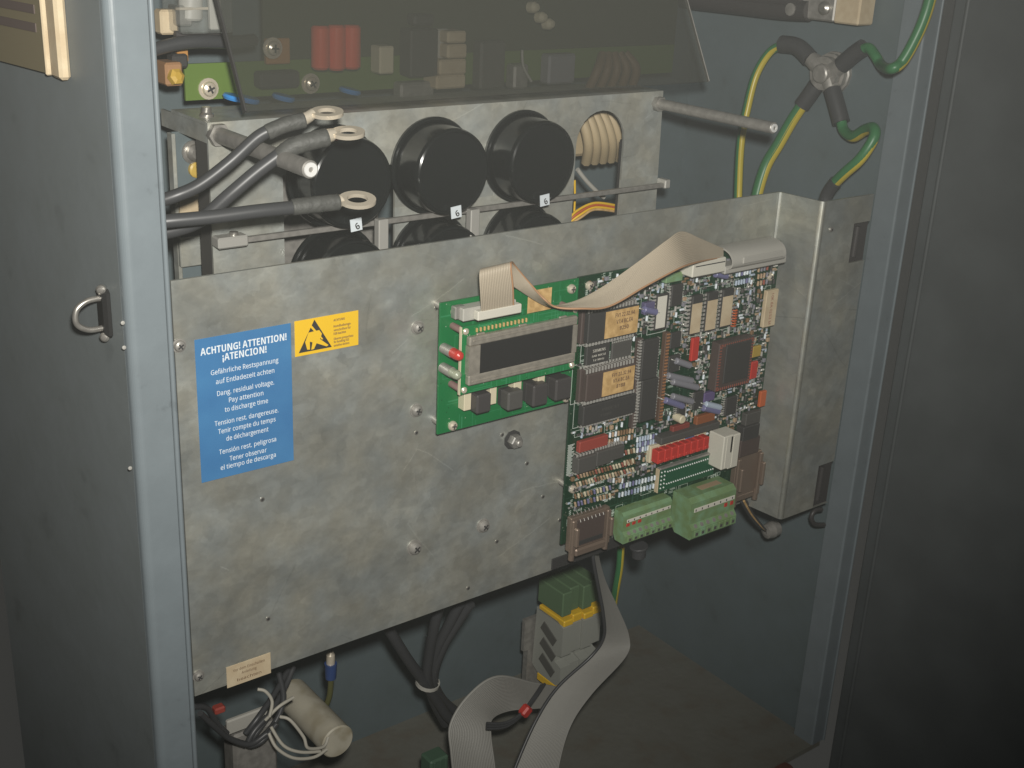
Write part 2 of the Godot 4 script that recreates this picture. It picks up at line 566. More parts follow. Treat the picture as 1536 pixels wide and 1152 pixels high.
func materials() -> void:
	var rough_map := noise_tex(256, 0.02, [[0.2, grey(0.42)], [0.8, grey(0.72)]], 21)
	var fine_bump := bump_tex(256, 0.12, 31, 2.0)
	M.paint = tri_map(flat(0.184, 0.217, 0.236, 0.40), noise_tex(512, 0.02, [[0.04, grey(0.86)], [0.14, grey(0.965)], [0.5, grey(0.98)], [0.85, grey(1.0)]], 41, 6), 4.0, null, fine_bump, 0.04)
	M.paint_shaded = tri_map(flat(0.120, 0.153, 0.164, 0.55), noise_tex(512, 0.015, [[0.05, Color(0.93, 0.92, 0.91)], [0.2, Color(0.97, 0.97, 0.96)], [0.8, grey(1.0)]], 42, 6), 3.0, null, fine_bump, 0.05)  # same paint, darker: the shade of the inner walls put into colour
	M.side_paint_shaded = tri_map(flat(0.160, 0.180, 0.186, 0.5), noise_tex(512, 0.015, [[0.05, Color(0.88, 0.88, 0.87)], [0.2, Color(0.97, 0.97, 0.96)], [0.8, grey(1.0)]], 43, 6), 3.0, null, fine_bump, 0.03)  # same paint as the post, darker colour standing in for grazing light
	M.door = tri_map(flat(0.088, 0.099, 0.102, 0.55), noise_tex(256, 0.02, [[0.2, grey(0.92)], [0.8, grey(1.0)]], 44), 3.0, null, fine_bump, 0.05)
	M.floor = tri_map(flat(0.165, 0.165, 0.142, 0.85), noise_tex(512, 0.012, [[0.12, Color(0.95, 0.91, 0.88)], [0.4, Color(0.975, 0.97, 0.96)], [0.85, grey(1.0)]], 45, 6), 4.0, null, fine_bump, 0.12)
	M.zinc = tri_map(flat(0.605, 0.608, 0.590, 1.0, 0.60), zinc_image(), 7.0, noise_tex(256, 0.015, [[0.2, grey(0.34)], [0.8, grey(0.48)]], 22), fine_bump, 0.10)
	M.zinc.uv1_scale = Vector3(2.2, 4.4, 2.2)
	M.zinc_fold_highlight = tri_map(flat(0.92, 0.91, 0.87, 0.42, 0.9), M.zinc.albedo_texture, 7.0)  # smoother at the folds, and brightened to paint in their highlight
	M.zinc_old = tri_map(flat(0.55, 0.55, 0.53, 1.0, 0.38), M.zinc.albedo_texture, 6.0, rough_map, fine_bump, 0.12)
	M.zinc_old.uv1_scale = Vector3(2.2, 4.4, 2.2)
	M.steel = tri_map(flat(0.50, 0.48, 0.44, 0.34, 0.75), noise_tex(128, 0.05, [[0.2, grey(0.88)], [0.8, grey(1.0)]], 46), 30.0)
	M.steel_dull = tri_map(flat(0.40, 0.385, 0.355, 0.45, 0.45), noise_tex(128, 0.05, [[0.2, grey(0.88)], [0.8, grey(1.0)]], 47), 24.0)
	M.tinned = flat(0.74, 0.66, 0.53, 0.28, 0.45)
	M.tin = flat(0.55, 0.54, 0.50, 0.38, 0.4)
	M.gold = flat(0.70, 0.48, 0.20, 0.4, 0.4)
	M.dark = flat(0.03, 0.03, 0.03, 0.7)
	M.black = flat(0.05, 0.046, 0.046, 0.45)
	M.chip = flat(0.043, 0.042, 0.041, 0.5)
	M.chip_grey = flat(0.072, 0.070, 0.065, 0.55)
	M.socket = flat(0.075, 0.054, 0.048, 0.55)
	M.brown_metal = flat(0.24, 0.18, 0.14, 0.42, 0.45)
	M.bakelite = flat(0.010, 0.012, 0.012, 0.17)
	M.rubber = flat(0.05, 0.052, 0.055, 0.4)
	M.sleeve = tri_map(flat(0.085, 0.087, 0.08, 0.6), noise_tex(128, 0.05, [[0.2, grey(0.86)], [0.8, grey(1.0)]], 48), 40.0, null, bump_tex(128, 0.08, 33, 4.0), 0.3)
	M.white_print = flat(0.72, 0.78, 0.82, 0.6)
	M.blue = tri_map(flat(0.060, 0.205, 0.415, 0.38), noise_tex(128, 0.02, [[0.15, Color(0.90, 0.92, 0.95)], [0.8, grey(1.0)]], 53), 9.0)
	M.yellow = flat(0.80, 0.50, 0.02, 0.5)
	M.cream = tri_map(flat(0.60, 0.50, 0.34, 0.75), noise_tex(128, 0.02, [[0.2, Color(0.94, 0.92, 0.9)], [0.8, grey(1.0)]], 49), 30.0)
	M.paper = flat(0.66, 0.64, 0.56, 0.8)
	M.ink = flat(0.03, 0.028, 0.025, 0.7)
	M.ink_brown = flat(0.16, 0.09, 0.05, 0.8)
	M.label = tri_map(flat(0.66, 0.44, 0.19, 0.7), noise_tex(128, 0.03, [[0.2, Color(0.86, 0.84, 0.8)], [0.8, grey(1.0)]], 50), 40.0)
	M.red = flat(0.50, 0.035, 0.025, 0.35)
	M.red_dull = flat(0.30, 0.05, 0.035, 0.5)
	M.orange = flat(0.50, 0.11, 0.03, 0.5)
	M.blue_cap = flat(0.16, 0.16, 0.30, 0.4)
	M.grey_cap = flat(0.22, 0.22, 0.25, 0.45)
	M.pale_blue = flat(0.42, 0.50, 0.60, 0.45)
	M.beige_part = flat(0.42, 0.30, 0.19, 0.55)
	M.brown_part = flat(0.20, 0.12, 0.06, 0.55)
	M.red_part = flat(0.30, 0.09, 0.06, 0.5)
	M.ivory = flat(0.62, 0.56, 0.40, 0.5)
	M.white_plastic = flat(0.62, 0.60, 0.52, 0.5)
	M.terminal = tri_map(flat(0.20, 0.355, 0.205, 0.6), noise_tex(128, 0.02, [[0.2, Color(0.9, 0.85, 0.72)], [0.8, grey(1.0)]], 51), 30.0)
	M.ribbon = flat(0.44, 0.38, 0.29, 0.55)
	M.ribbon_web = flat(0.16, 0.13, 0.09, 0.6)
	M.ribbon_red = flat(0.42, 0.24, 0.13, 0.55)
	M.ribbon_grey = flat(0.31, 0.305, 0.28, 0.55)
	M.grey_plastic = flat(0.42, 0.41, 0.37, 0.45)
	M.wire_green = flat(0.04, 0.175, 0.065, 0.4)
	M.wire_yellow = flat(0.50, 0.40, 0.04, 0.35)
	M.glass_lcd = flat(0.020, 0.020, 0.020, 0.18)
	M.bezel = tri_map(flat(0.46, 0.425, 0.36, 0.40, 0.5), noise_tex(128, 0.04, [[0.2, grey(0.9)], [0.8, grey(1.0)]], 52), 40.0)
	M.smoked = flat(0.10, 0.11, 0.085, 0.36)
	M.smoked.transparency = BaseMaterial3D.TRANSPARENCY_ALPHA
	M.smoked.albedo_color = Color(0.29, 0.295, 0.265, 0.38)
	M.clear = flat(0.5, 0.52, 0.5, 0.06)
	M.clear.transparency = BaseMaterial3D.TRANSPARENCY_ALPHA
	M.clear.albedo_color = Color(0.7, 0.72, 0.7, 0.22)
	M.fr4 = flat(0.115, 0.19, 0.035, 0.5)
	M.coil = flat(0.45, 0.36, 0.22, 0.6)

func cabinet() -> void:
	var t := thing("cabinet", "grey painted steel cabinet frame with a post on each side of the opening", "cabinet", Vector3(0, -416, 0))
	var axz := Vector3(0, 0, 1)
	var axx := Vector3(1, 0, 0)
	# left post: flat front, rounded outer corner, then the outer side panel running back
	var prof := PackedVector2Array([Vector2(20, -11.2), Vector2(20, -23.4)])
	for i in range(1, 9):
		var a := PI / 2 * i / 8.0
		prof.append(Vector2(16.2 + cos(a) * 3.8, -23.4 - sin(a) * 3.8))
	prof.append(Vector2(15.0, -27.3)); prof.append(Vector2(15.0, -11.2))
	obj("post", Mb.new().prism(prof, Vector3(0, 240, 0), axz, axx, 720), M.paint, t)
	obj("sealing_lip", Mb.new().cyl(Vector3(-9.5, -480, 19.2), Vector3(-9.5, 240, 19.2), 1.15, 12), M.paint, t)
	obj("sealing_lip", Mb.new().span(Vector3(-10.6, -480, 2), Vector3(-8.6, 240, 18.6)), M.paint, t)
	obj("inner_side_panel", Mb.new().span(Vector3(-22, -416, -163), Vector3(-19, 240, 12)), M.paint_shaded, t)
	obj("outer_side_panel", Mb.new().prism(PackedVector2Array([Vector2(14.8, -27.3), Vector2(14.8, -23), Vector2(-138, -42), Vector2(-138, -47.2)]), Vector3(0, 239, 0), axz, axx, 718), M.side_paint_shaded, t)
	for u in [Vector3(-29.1, -7.8, 20.0), Vector3(-29.3, -18.2, 20.0), Vector3(-30.5, -71.2, 20.0)]:
		obj("rivet", Mb.new().lathe(u, Vector3(0, 0, 1), [[0.9, 0], [0.8, 0.3], [0, 0.5]], 10), M.tin, t)
	# right post
	prof = PackedVector2Array([Vector2(30, 475), Vector2(30, 462)])
	for i in range(1, 6):
		var a := PI / 2 * i / 5.0
		prof.append(Vector2(28.6 + cos(a) * 1.4, 462 - sin(a) * 1.4))
	prof.append(Vector2(13, 460.6)); prof.append(Vector2(13, 475))
	obj("post", Mb.new().prism(prof, Vector3(0, 240, 0), axz, axx, 656), M.paint, t)
	obj("sealing_lip", Mb.new().cyl(Vector3(473.5, -416, 30.4), Vector3(473.5, 240, 30.4), 0.9, 10), M.paint, t)
	obj("side_panel", Mb.new().span(Vector3(466, -416, -216), Vector3(470, 240, 12.4)), M.paint_shaded, t)
	obj("back_panel", Mb.new().span(Vector3(-40, -416, -167), Vector3(466, 240, -163)), M.paint_shaded, t)
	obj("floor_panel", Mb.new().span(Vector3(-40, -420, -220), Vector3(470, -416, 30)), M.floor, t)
	obj("roof_panel", Mb.new().span(Vector3(-40, 240, -220), Vector3(475, 244, 20)), M.paint_shaded, t)
	obj("hinge_hook", Mb.new().tube(curve([Vector3(443.6, -220.6, 20.0), Vector3(436.4, -219.6, 20.0), Vector3(433.8, -224.0, 20.0), Vector3(438.6, -230.4, 20.0), Vector3(449.1, -233.9, 20.0)], 5), 1.6, 10), M.black, t)
	obj("rubber_foot", Mb.new().lathe(Vector3(425.2, -423.8, 34.0), Vector3(0, 1, 0), [[9, 0], [9, 3], [7, 6], [0, 7]], 16), flat(0.13, 0.05, 0.035, 0.6), t)

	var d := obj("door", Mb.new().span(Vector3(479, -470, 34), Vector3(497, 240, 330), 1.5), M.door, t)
	d.set_meta("label", "dark open door at the right edge beside the right post")
	obj("door_seal", Mb.new().cyl(Vector3(478.8, -470, 44), Vector3(478.8, 240, 44), 1.4, 10), M.door, d)

	# lock catch on the outer side panel near the left post
	var k := thing("door_catch", "steel ring catch on a black bracket beside the left post", "latch", Vector3(-37.3, -5.9, 18.0))
	var s := func(u: float, w: float, out: float) -> Vector3:   # w back from the post, along the side panel
		return Vector3(-28.0 - 0.13 * w - out, u, 4.0 - 0.99 * w)
	var yt: float = (Vector3(-33.3, 1.0, 10.0)).y
	var yb: float = (Vector3(-34.7, -17.7, 10.0)).y
	var mid := (yt + yb) / 2.0
	obj("bracket", Mb.new().box(Vector3(-29.4, mid, 2.0), Vector3(4.2, yt - yb + 2.0, 9.0), 1.4), flat(0.012, 0.012, 0.012, 0.5), k)
	var h := (yt - yb) * 0.34
	obj("ring", Mb.new().tube(curve([Vector3(-30.0, mid + h, 2.5), Vector3(-36.5, mid + h * 0.95, 2.5), Vector3(-41.2, mid + h * 0.45, 2.5), Vector3(-41.6, mid - h * 0.45, 2.5), Vector3(-37.0, mid - h * 0.97, 2.5), Vector3(-30.0, mid - h, 2.5)], 6), 1.25, 12), M.steel, k)
	for y in [yt + 1.0, yb - 0.5]:
		obj("screw", Mb.new().lathe(Vector3(-31.2, y, 4.0), Vector3(-0.6, 0, 0.8), [[2.0, -1], [2.0, 0.6], [1.2, 1.4], [0, 1.6]], 12), M.steel, k)

	# beige slotted cover fixed to the outer side panel
	var c := thing("slotted_cover", "beige slotted plastic cover at the top left corner on the side panel", "cover", Vector3(-38.8, 97.3, -20.0))
	var w0 := -28.6
	var yb2: float = 83.0
	obj("rim", Mb.new().span(Vector3(-35.5, yb2, -21.5), Vector3(-31.0, 200, -10.5), 1.2), M.cream, c)
	obj("rim_fold", Mb.new().span(Vector3(-37.0, yb2 + 0.6, -23.5), Vector3(-33.0, 200, -21.8), 0.5), M.cream, c)
	obj("cover_face", Mb.new().prism(PackedVector2Array([Vector2(-23.4, -35.4), Vector2(-23.4, -32.5), Vector2(-120, -44), Vector2(-120, -48)]), Vector3(0, 200, 0), axz, axx, 200 - yb2 - 1.0), flat(0.17, 0.145, 0.085, 0.7), c)
	for i in 4:
		var y := 100.5 + i * 7.0
		obj("slot", Mb.new().prism(PackedVector2Array([Vector2(-31, -36.8), Vector2(-31, -35.0), Vector2(-100, -44.4), Vector2(-100, -46.2)]), Vector3(0, y + 2.0, 0), axz, axx, 3.4), flat(0.10, 0.075, 0.065, 0.7), c)

	var room := thing("neighbouring_cabinet", "dim brownish cabinet wall glimpsed at the lower left edge behind the side panel", "cabinet", Vector3(-300, -480, -420))
	obj("wall", Mb.new().span(Vector3(-700, -600, -440), Vector3(-30, 300, -420)), flat(0.10, 0.07, 0.055, 0.8), room)
	obj("rail", Mb.new().span(Vector3(-700, -330, -420), Vector3(-30, -322, -410), 1.0), M.steel_dull, room)

func mounting_plate() -> void:
	var t := thing("mounting_plate", "large galvanised steel plate across the cabinet opening with a stepped right side", "mounting plate", Vector3(0, -208, 0))
	# front line of the folded sheet, seen from above (x, z)
	var f: Array[Vector2] = [Vector2(0, 0), Vector2(382.2, 0)]
	for i in range(1, 6):
		var a := PI / 2 * i / 5.0 * 0.94
		f.append(Vector2(382.2 + sin(a) * 2.2, 2.2 - cos(a) * 2.2))
	for i in range(0, 7):
		var a := PI / 2 * 0.94 * (1.0 - i / 6.0)
		f.append(Vector2(389.8 - sin(a) * 3.0, 28.0 + cos(a) * 3.0))
	var n1 := [419.8, -16.5, 440.5, -41.3]
	var n2 := [418.7, -177.6, 441.3, -207.8]
	var xn: float = minf(n1[0], n2[0])
	f.append(Vector2(xn, 31.0))
	var back: Array[Vector2] = []
	for i in f.size():
		var d := (f[mini(i + 1, f.size() - 1)] - f[maxi(i - 1, 0)]).normalized()
		back.append(f[i] + Vector2(d.y, -d.x) * 1.5)
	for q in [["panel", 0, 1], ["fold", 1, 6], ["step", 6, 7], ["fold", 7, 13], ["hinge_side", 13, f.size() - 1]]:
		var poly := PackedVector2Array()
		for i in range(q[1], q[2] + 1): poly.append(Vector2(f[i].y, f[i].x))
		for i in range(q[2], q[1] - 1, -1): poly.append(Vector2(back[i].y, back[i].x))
		obj(q[0], Mb.new().prism(poly, Vector3(0, 0, 0), Vector3(0, 0, 1), Vector3(1, 0, 0), 208.0), M.zinc_fold_highlight if q[0] == "fold" else M.zinc, t)
	for y in [[0.0, n1[1]], [n1[3], n2[1]], [n2[3], -208.0]]:
		obj("hinge_edge", Mb.new().span(Vector3(xn, y[1], 29.5), Vector3(434.0, y[0], 31.0)), M.zinc, t)
	for n in [n1, n2]:
		obj("hinge", Mb.new().span(Vector3(xn - 1.0, n[3] - 4, 22), Vector3(438.0, n[1] + 4, 27.5), 1.0).cyl(Vector3(xn + 7, n[3] + 3, 28.5), Vector3(xn + 7, n[1] - 3, 28.5), 1.8, 12), M.black, t)
	# screws, studs and holes painted as dark discs
	for s in [[Vector3(1.9, -29.0, 0.0), 2.6], [Vector3(2.3, -196.9, 0.0), 2.4], [Vector3(124.9, -41.7, 0.0), 2.9], [Vector3(124.9, -85.7, 0.0), 3.0], [Vector3(170.0, -163.9, 0.0), 3.4], [Vector3(125.1, -164.1, 0.0), 3.6]]:
		obj("washer", Mb.new().lathe(s[0], Vector3(0, 0, 1), [[s[1] * 1.25, 0.0], [s[1] * 1.25, 0.5], [s[1] * 0.9, 0.6]], 18), M.steel_dull, t)
		pan_screw(t, s[0] + Vector3(0, 0, 0.5), s[1], M.steel_dull)
	var np: Vector3 = Vector3(187.7, -116.5, 0.0)
	obj("lock_washer", Mb.new().lathe(np, Vector3(0, 0, 1), [[5.6, 0.0], [5.6, 0.8], [3.0, 1.0]], 9, false), M.dark, t)
	var nut := obj("nut", Mb.new().lathe(np, Vector3(0.0, 0.0, 1), [[3.9, 0.8], [4.0, 4.6], [3.4, 5.2], [2.0, 5.2]], 6, false), flat(0.24, 0.235, 0.22, 0.45, 0.4), t)
	obj("bolt_end", Mb.new().lathe(np, Vector3(0, 0, 1), [[2.0, 4.0], [2.0, 7.0], [1.5, 7.5], [0, 7.5]], 12), M.steel_dull, nut)
	for h in [Vector3(125.2, -98.2, 0.0), Vector3(38.7, -112.7, 0.0), Vector3(39.8, -178.3, 0.0), Vector3(161.5, -200.5, 0.0), Vector3(180.2, -176.8, 0.0), Vector3(211.8, -157.5, 0.0), Vector3(225.5, -176.2, 0.0), Vector3(180.7, -112.1, 0.0), Vector3(135.8, -33.5, 0.0), Vector3(198.9, -133.6, 0.0)]:
		var st := obj("press_stud", Mb.new().lathe(h, Vector3(0, 0, 1), [[1.25, 0.0], [1.25, 0.25], [0.75, 0.4]], 12), M.steel, t)
		obj("hole_shade", Mb.new().lathe(h, Vector3(0, 0, 1), [[0.75, 0.36], [0.0, 0.36]], 10), M.dark, st)  # dark disc stands in for the shaded depth of a hole
	pan_screw(t, Vector3(396.9, -17.5, 31.0), 1.6, M.steel)
	for u in [Vector3(136.1, -31.5, 0.0), Vector3(136.1, -93.3, 0.0), Vector3(224.1, -151.1, 0.0)]:
		obj("standoff", Mb.new().cyl(u, u + Vector3(0, 0, ZB - 1.6), 1.9, 6), M.steel_dull, t)
	obj("edge_strip", Mb.new().span(Vector3((Vector3(221.1, -205.5, 0.0)).x, -207.4, 0.0), Vector3((Vector3(286.8, -207.2, 0.0)).x, -200.2, 1.0), 0.3), M.dark, t)

func signs() -> void:
	var r := [9.0, -27.8, 55.6, -96.4]
	var x0: float = r[0]
	var y0: float = r[1]
	var w: float = r[2] - r[0]
	var b := thing("warning_sign", "blue rectangular warning sign with white lettering on the plate", "sign", Vector3(x0, r[3], 0))
	obj("sheet", Mb.new().span(Vector3(x0, r[3], 0.0), Vector3(r[2], y0, 0.35), 0.1), M.blue, b)
	var cx := x0 + w / 2.0
	lettering("heading", [["ACHTUNG! ATTENTION!", cx, y0 - 6.0, 3.3, 41.8], ["¡ATENCION!", cx, y0 - 10.6, 3.3, 21.5]], 0.42, M.white_print, b)
	var small := []
	for l in [["Gefährliche Restspannung", 16.8, 33.0], ["auf Entladezeit achten", 21.1, 28.6], ["Dang. residual voltage.", 27.2, 28.0], ["Pay attention", 31.4, 17.0], ["to discharge time", 35.6, 21.4], ["Tension rest. dangereuse.", 41.4, 31.6], ["Tenir compte du temps", 45.6, 28.6], ["de déchargement", 49.8, 21.0], ["Tensión rest. peligrosa", 55.7, 28.6], ["Tener observar", 59.7, 18.6], ["el tiempo de descarga", 63.6, 27.8]]:
		small.append([l[0], cx, y0 - l[1], 2.2, l[2]])
	lettering("small_lettering", small, 0.42, M.white_print, b, 400)

	r = [57.5, -27.4, 91.2, -44.7]
	var y := thing("static_sensitive_sign", "yellow label with black triangle and reaching hand beside the blue sign", "sign", Vector3(r[0], r[3], 0))
	obj("sheet", Mb.new().span(Vector3(r[0], r[3], 0.0), Vector3(r[2], r[1], 0.3), 0.1), M.yellow, y)
	var flat_at := func(list: Array, z: float) -> Mb:
		var p := PackedVector2Array()
		for q in list: p.append(Vector2(q.x, q.y))
		return Mb.new().prism(p, Vector3(0, 0, z), Vector3(1, 0, 0), Vector3(0, 1, 0), 0.12)
	obj("triangle", flat_at.call([Vector3(67.7, -28.1, 0.0), Vector3(59.3, -43.1, 0.0), Vector3(76.7, -43.1, 0.0)], 0.36), M.ink, y)
	obj("hand", flat_at.call([Vector3(64.5, -33.9, 0.0), Vector3(70.1, -33.6, 0.0), Vector3(71.5, -35.6, 0.0), Vector3(70.4, -38.0, 0.0), Vector3(74.9, -41.8, 0.0), Vector3(73.9, -42.3, 0.0), Vector3(68.6, -39.8, 0.0), Vector3(67.2, -42.4, 0.0), Vector3(65.8, -42.5, 0.0), Vector3(66.5, -39.0, 0.0), Vector3(65.1, -38.4, 0.0), Vector3(65.1, -42.3, 0.0), Vector3(63.7, -42.1, 0.0), Vector3(62.7, -38.3, 0.0)], 0.42), M.yellow, y)
	obj("slash", flat_at.call([Vector3(65.3, -31.3, 0.0), Vector3(66.3, -30.8, 0.0), Vector3(72.1, -38.3, 0.0), Vector3(71.4, -38.5, 0.0)], 0.46), M.yellow, y)
	var tx: float = r[0] + (r[2] - r[0]) * 0.60
	var small2 := []
	var k := 0
	for l in [["ACHTUNG", 0.16, 6.0], ["Handhabungs-", 0.34, 9.4], ["vorschriften für", 0.44, 9.2], ["EGB beachten", 0.54, 6.6], ["Observe precautions", 0.70, 10.6], ["for handling ESD", 0.79, 8.2], ["sensitive devices", 0.88, 8.4]]:
		small2.append([l[0], tx + l[2] / 2.0, r[1] + (r[3] - r[1]) * l[1], 1.15, l[2]])
		k += 1
	lettering("small_lettering", small2, 0.36, M.ink_brown, y)

	r = [16.7, -197.8, 40.4, -209.8]
	var c := thing("paper_label", "small cream paper label near the lower left corner of the plate", "label", Vector3(r[0], r[3], 0))
	obj("paper", Mb.new().span(Vector3(r[0], r[3], 0.0), Vector3(r[2], r[1], 0.3), 0.1), M.cream, c)
	var lx: float = (r[0] + r[2]) / 2.0
	var lh: float = r[1] - r[3]
	lettering("lettering", [["Vor dem Einschalten", lx, r[1] - lh * 0.26, 1.5, 17.0], ["Anleitung", lx, r[1] - lh * 0.5, 1.5, 8.0], ["beachten", lx, r[1] - lh * 0.76, 1.5, 13.0]], 0.36, M.ink_brown, c, 400)

func board_base(t: Node3D, r: Array, img: Texture2D) -> void:
	var mb := Mb.new().span(Vector3(r[0], r[3], ZB - 1.6), Vector3(r[2], r[1], ZB), 0.2)
	mb.uvr = [r[0], r[3], r[2] - r[0], r[1] - r[3]]
	var m := flat(1, 1, 1, 0.34)
	m.albedo_color = Color.WHITE
	m.albedo_texture = img
	obj("circuit_board", mb, m, t)

func display_board() -> void:
	var r := [130.4, -27.0, 222.7, -96.8]
	r[3] = (Vector3(130.7, -96.3, 11.6)).y
	var t := thing("display_board", "bright green display circuit board with LCD window and four black buttons", "circuit board", Vector3(r[0], r[3], ZB))
	board_base(t, r, board_image(560, 450, 5, Color(0.05, 0.42, 0.22), false))
	for p in [Vector3(138.9, -32.4, 11.6), Vector3(139.2, -93.1, 11.6), Vector3(212.9, -31.9, 11.6), Vector3(213.9, -93.4, 11.6)]:
		pan_screw(t, p, 2.6, M.tinned, "screw", 2.2)
	# LCD module on spacers
	var l := [136.0, -36.8, 209.4, -31.2]
	var lb: float = (Vector3(137.7, -72.5, 22.0)).y
	var lt: float = (Vector3(136.0, -37.2, 22.0)).y
	var lr: float = (Vector3(210.0, -43.9, 22.0)).x
	var lx: float = l[0]
	var mb := Mb.new().span(Vector3(lx, lb, 20.4), Vector3(lr, lt, 22.0), 0.2)
	mb.uvr = [lx, lb, lr - lx, lt - lb]
	var gm := flat(1, 1, 1, 0.34)
	gm.albedo_color = Color.WHITE
	gm.albedo_texture = board_image(480, 200, 9, Color(0.07, 0.45, 0.24), false)
	obj("lcd_board", mb, gm, t)
	obj("lcd_edge_highlight", Mb.new().span(Vector3(lx - 0.25, lb, 20.3), Vector3(lx + 0.1, lt, 22.05)), M.ivory, t)  # ivory strip paints a highlight along the board edge
	for q in [Vector2(lx + 2.2, lt - 2.4), Vector2(lx + 2.2, lb + 2.4), Vector2(lr - 2.4, lt - 2.4), Vector2(lr - 2.4, lb + 2.4)]:
		obj("spacer", Mb.new().cyl(Vector3(q.x - 0.5, q.y, ZB), Vector3(q.x - 0.5, q.y, 20.4), 1.8, 8), flat(0.25, 0.15, 0.14, 0.5), t)
		obj("lcd_screw", Mb.new().lathe(Vector3(q.x, q.y, 22.0), Vector3(0, 0, 1), [[1.7, 0], [1.7, 0.6], [1.1, 1.2], [0, 1.3]], 12), M.tinned, t)
	# pressed metal bezel with a window
	var b := [138.5, -42.0, 207.2, -67.3]
	var g := [145.0, -46.7, 204.4, -61.8]
	var bz := 25.5
	var bez := Mb.new()
	bez.span(Vector3(b[0], g[1], 22.0), Vector3(b[2], b[1], bz), 0.7)
	bez.span(Vector3(b[0], b[3], 22.0), Vector3(b[2], g[3], bz), 0.7)
	bez.span(Vector3(b[0], g[3], 22.0), Vector3(g[0], g[1], bz - 0.05))
	bez.span(Vector3(g[2], g[3], 22.0), Vector3(b[2], g[1], bz - 0.05))
	var be := obj("bezel", bez, M.bezel, t)
	obj("bezel_ridge", Mb.new().span(Vector3(b[0] + 2, b[1] - 2.2, bz - 0.2), Vector3(b[2] - 2, b[1] - 1.7, bz + 0.35), 0.15).span(Vector3(b[0] + 2, b[3] + 2.0, bz - 0.2), Vector3(b[2] - 2, b[3] + 2.5, bz + 0.35), 0.15), M.bezel, be)
	obj("screen_glass", Mb.new().span(Vector3(g[0] - 0.5, g[3] - 0.5, 22.0), Vector3(g[2] + 0.5, g[1] + 0.5, 24.9)), M.glass_lcd, t)
	for fx in [0.12, 0.5, 0.88]:
		for sy in [b[1] - 0.2, b[3] + 0.2]:
			obj("bezel_tab", Mb.new().box(Vector3(lerpf(b[0], b[2], fx), sy, 22.7), Vector3(5.0, 1.6, 1.4), 0.4), M.bezel, be)
	# solder pins of the LCD
	var pa: Vector3 = Vector3(144.5, -40.0, 22.0)
	var pb: Vector3 = Vector3(175.1, -39.9, 22.0)
	for i in 14:
		var f := i / 13.0
		for o in [0.0, 1]:
			if o == 0.0:
				obj("solder_pin", Mb.new().box(pa.lerp(pb, f) + Vector3(0, 0.2, 0.6), Vector3(1.0, 2.2, 1.3), 0.3), M.gold, t)
	# light emitting diodes on tall sleeves
	for d in [[Vector3(132.7, -50.3, 11.6), true], [Vector3(132.5, -60.5, 11.6), false]]:
		var q: Vector3 = d[0]
		var e := obj("diode_sleeve", Mb.new().cyl(q, q + Vector3(0, 0, 8.0), 2.7, 14), M.steel_dull, t)
		if d[1]:
			obj("red_diode", Mb.new().lathe(q + Vector3(0, 0, 8.0), Vector3(0, 0, 1), [[2.6, 0], [2.6, 4.5], [2.2, 6.2], [1.2, 7.1], [0, 7.4]], 14), M.red, e)
		else:
			obj("green_diode", Mb.new().lathe(q + Vector3(0, 0, 8.0), Vector3(0, 0, 1), [[2.4, 0], [2.4, 4.0], [2.0, 5.4], [1.0, 6.2], [0, 6.4]], 14), flat(0.30, 0.33, 0.24, 0.35), e)
	# four buttons, each with a pale key holder at its left
	var bx := [146.8, -75.1, 155.9, -85.4, 166.6, -77.8, 176.6, -88.0, 183.0, -77.4, 193.1, -89.3, 198.1, -77.1, 209.1, -89.2]
	var hx := [142.4, -70.5, 147.4, -84.2, 158.6, -70.9, 163.4, -84.3, 173.8, -69.9, 179.4, -82.8, 189.6, -70.0, 194.9, -82.7]
	for i in 4:
		var o := i * 4
		var n := obj("button", Mb.new().span(Vector3(bx[o], bx[o + 3], 15.0), Vector3(bx[o + 2], bx[o + 1], 22.0), 0.9), M.black if i != 1 else M.chip_grey, t)
		obj("button_base", Mb.new().span(Vector3(bx[o] + 0.6, bx[o + 3] + 0.6, ZB), Vector3(bx[o + 2] - 0.6, bx[o + 1] - 0.6, 15.2), 0.4), M.chip, n)
		obj("key_holder", Mb.new().span(Vector3(hx[o], hx[o + 3], ZB), Vector3(hx[o + 2] - 0.6, hx[o + 1], 17.0), 0.3), M.ivory, t)
	# paper sticker
	r = [184.3, -29.1, 199.9, -39.0]
	var st := obj("sticker", Mb.new().span(Vector3(r[0], r[3] - 3, ZB), Vector3(r[2], r[1], ZB + 0.15)), M.label, t)
	wp[st] = wp[t]
	# connector for the flat cable
	var c := [138.7, -27.0, 171.2, -33.5]
	var cy: float = (Vector3(154.2, -32.9, 20.0)).y
	var con := obj("flat_cable_connector", Mb.new().span(Vector3(c[0], cy - 3.0, ZB), Vector3(c[2], cy + 3.6, 19.0), 0.5), M.grey_plastic, t)
	obj("connector_latch", Mb.new().span(Vector3(c[0] - 2.5, cy - 2.5, ZB), Vector3(c[0] + 4.0, cy + 4.0, 16.0), 0.6), M.steel_dull, con)
	obj("connector_cap", Mb.new().span(Vector3(c[0] + 6.0, cy - 2.4, 19.0), Vector3(c[2] + 0.5, cy + 2.4, 23.0), 0.5), M.white_plastic, con)
	obj("connector_pins", Mb.new().span(Vector3(c[0] + 3, cy - 4.4, ZB), Vector3(c[2], cy - 3.6, 14.0)), M.dark, con, true)

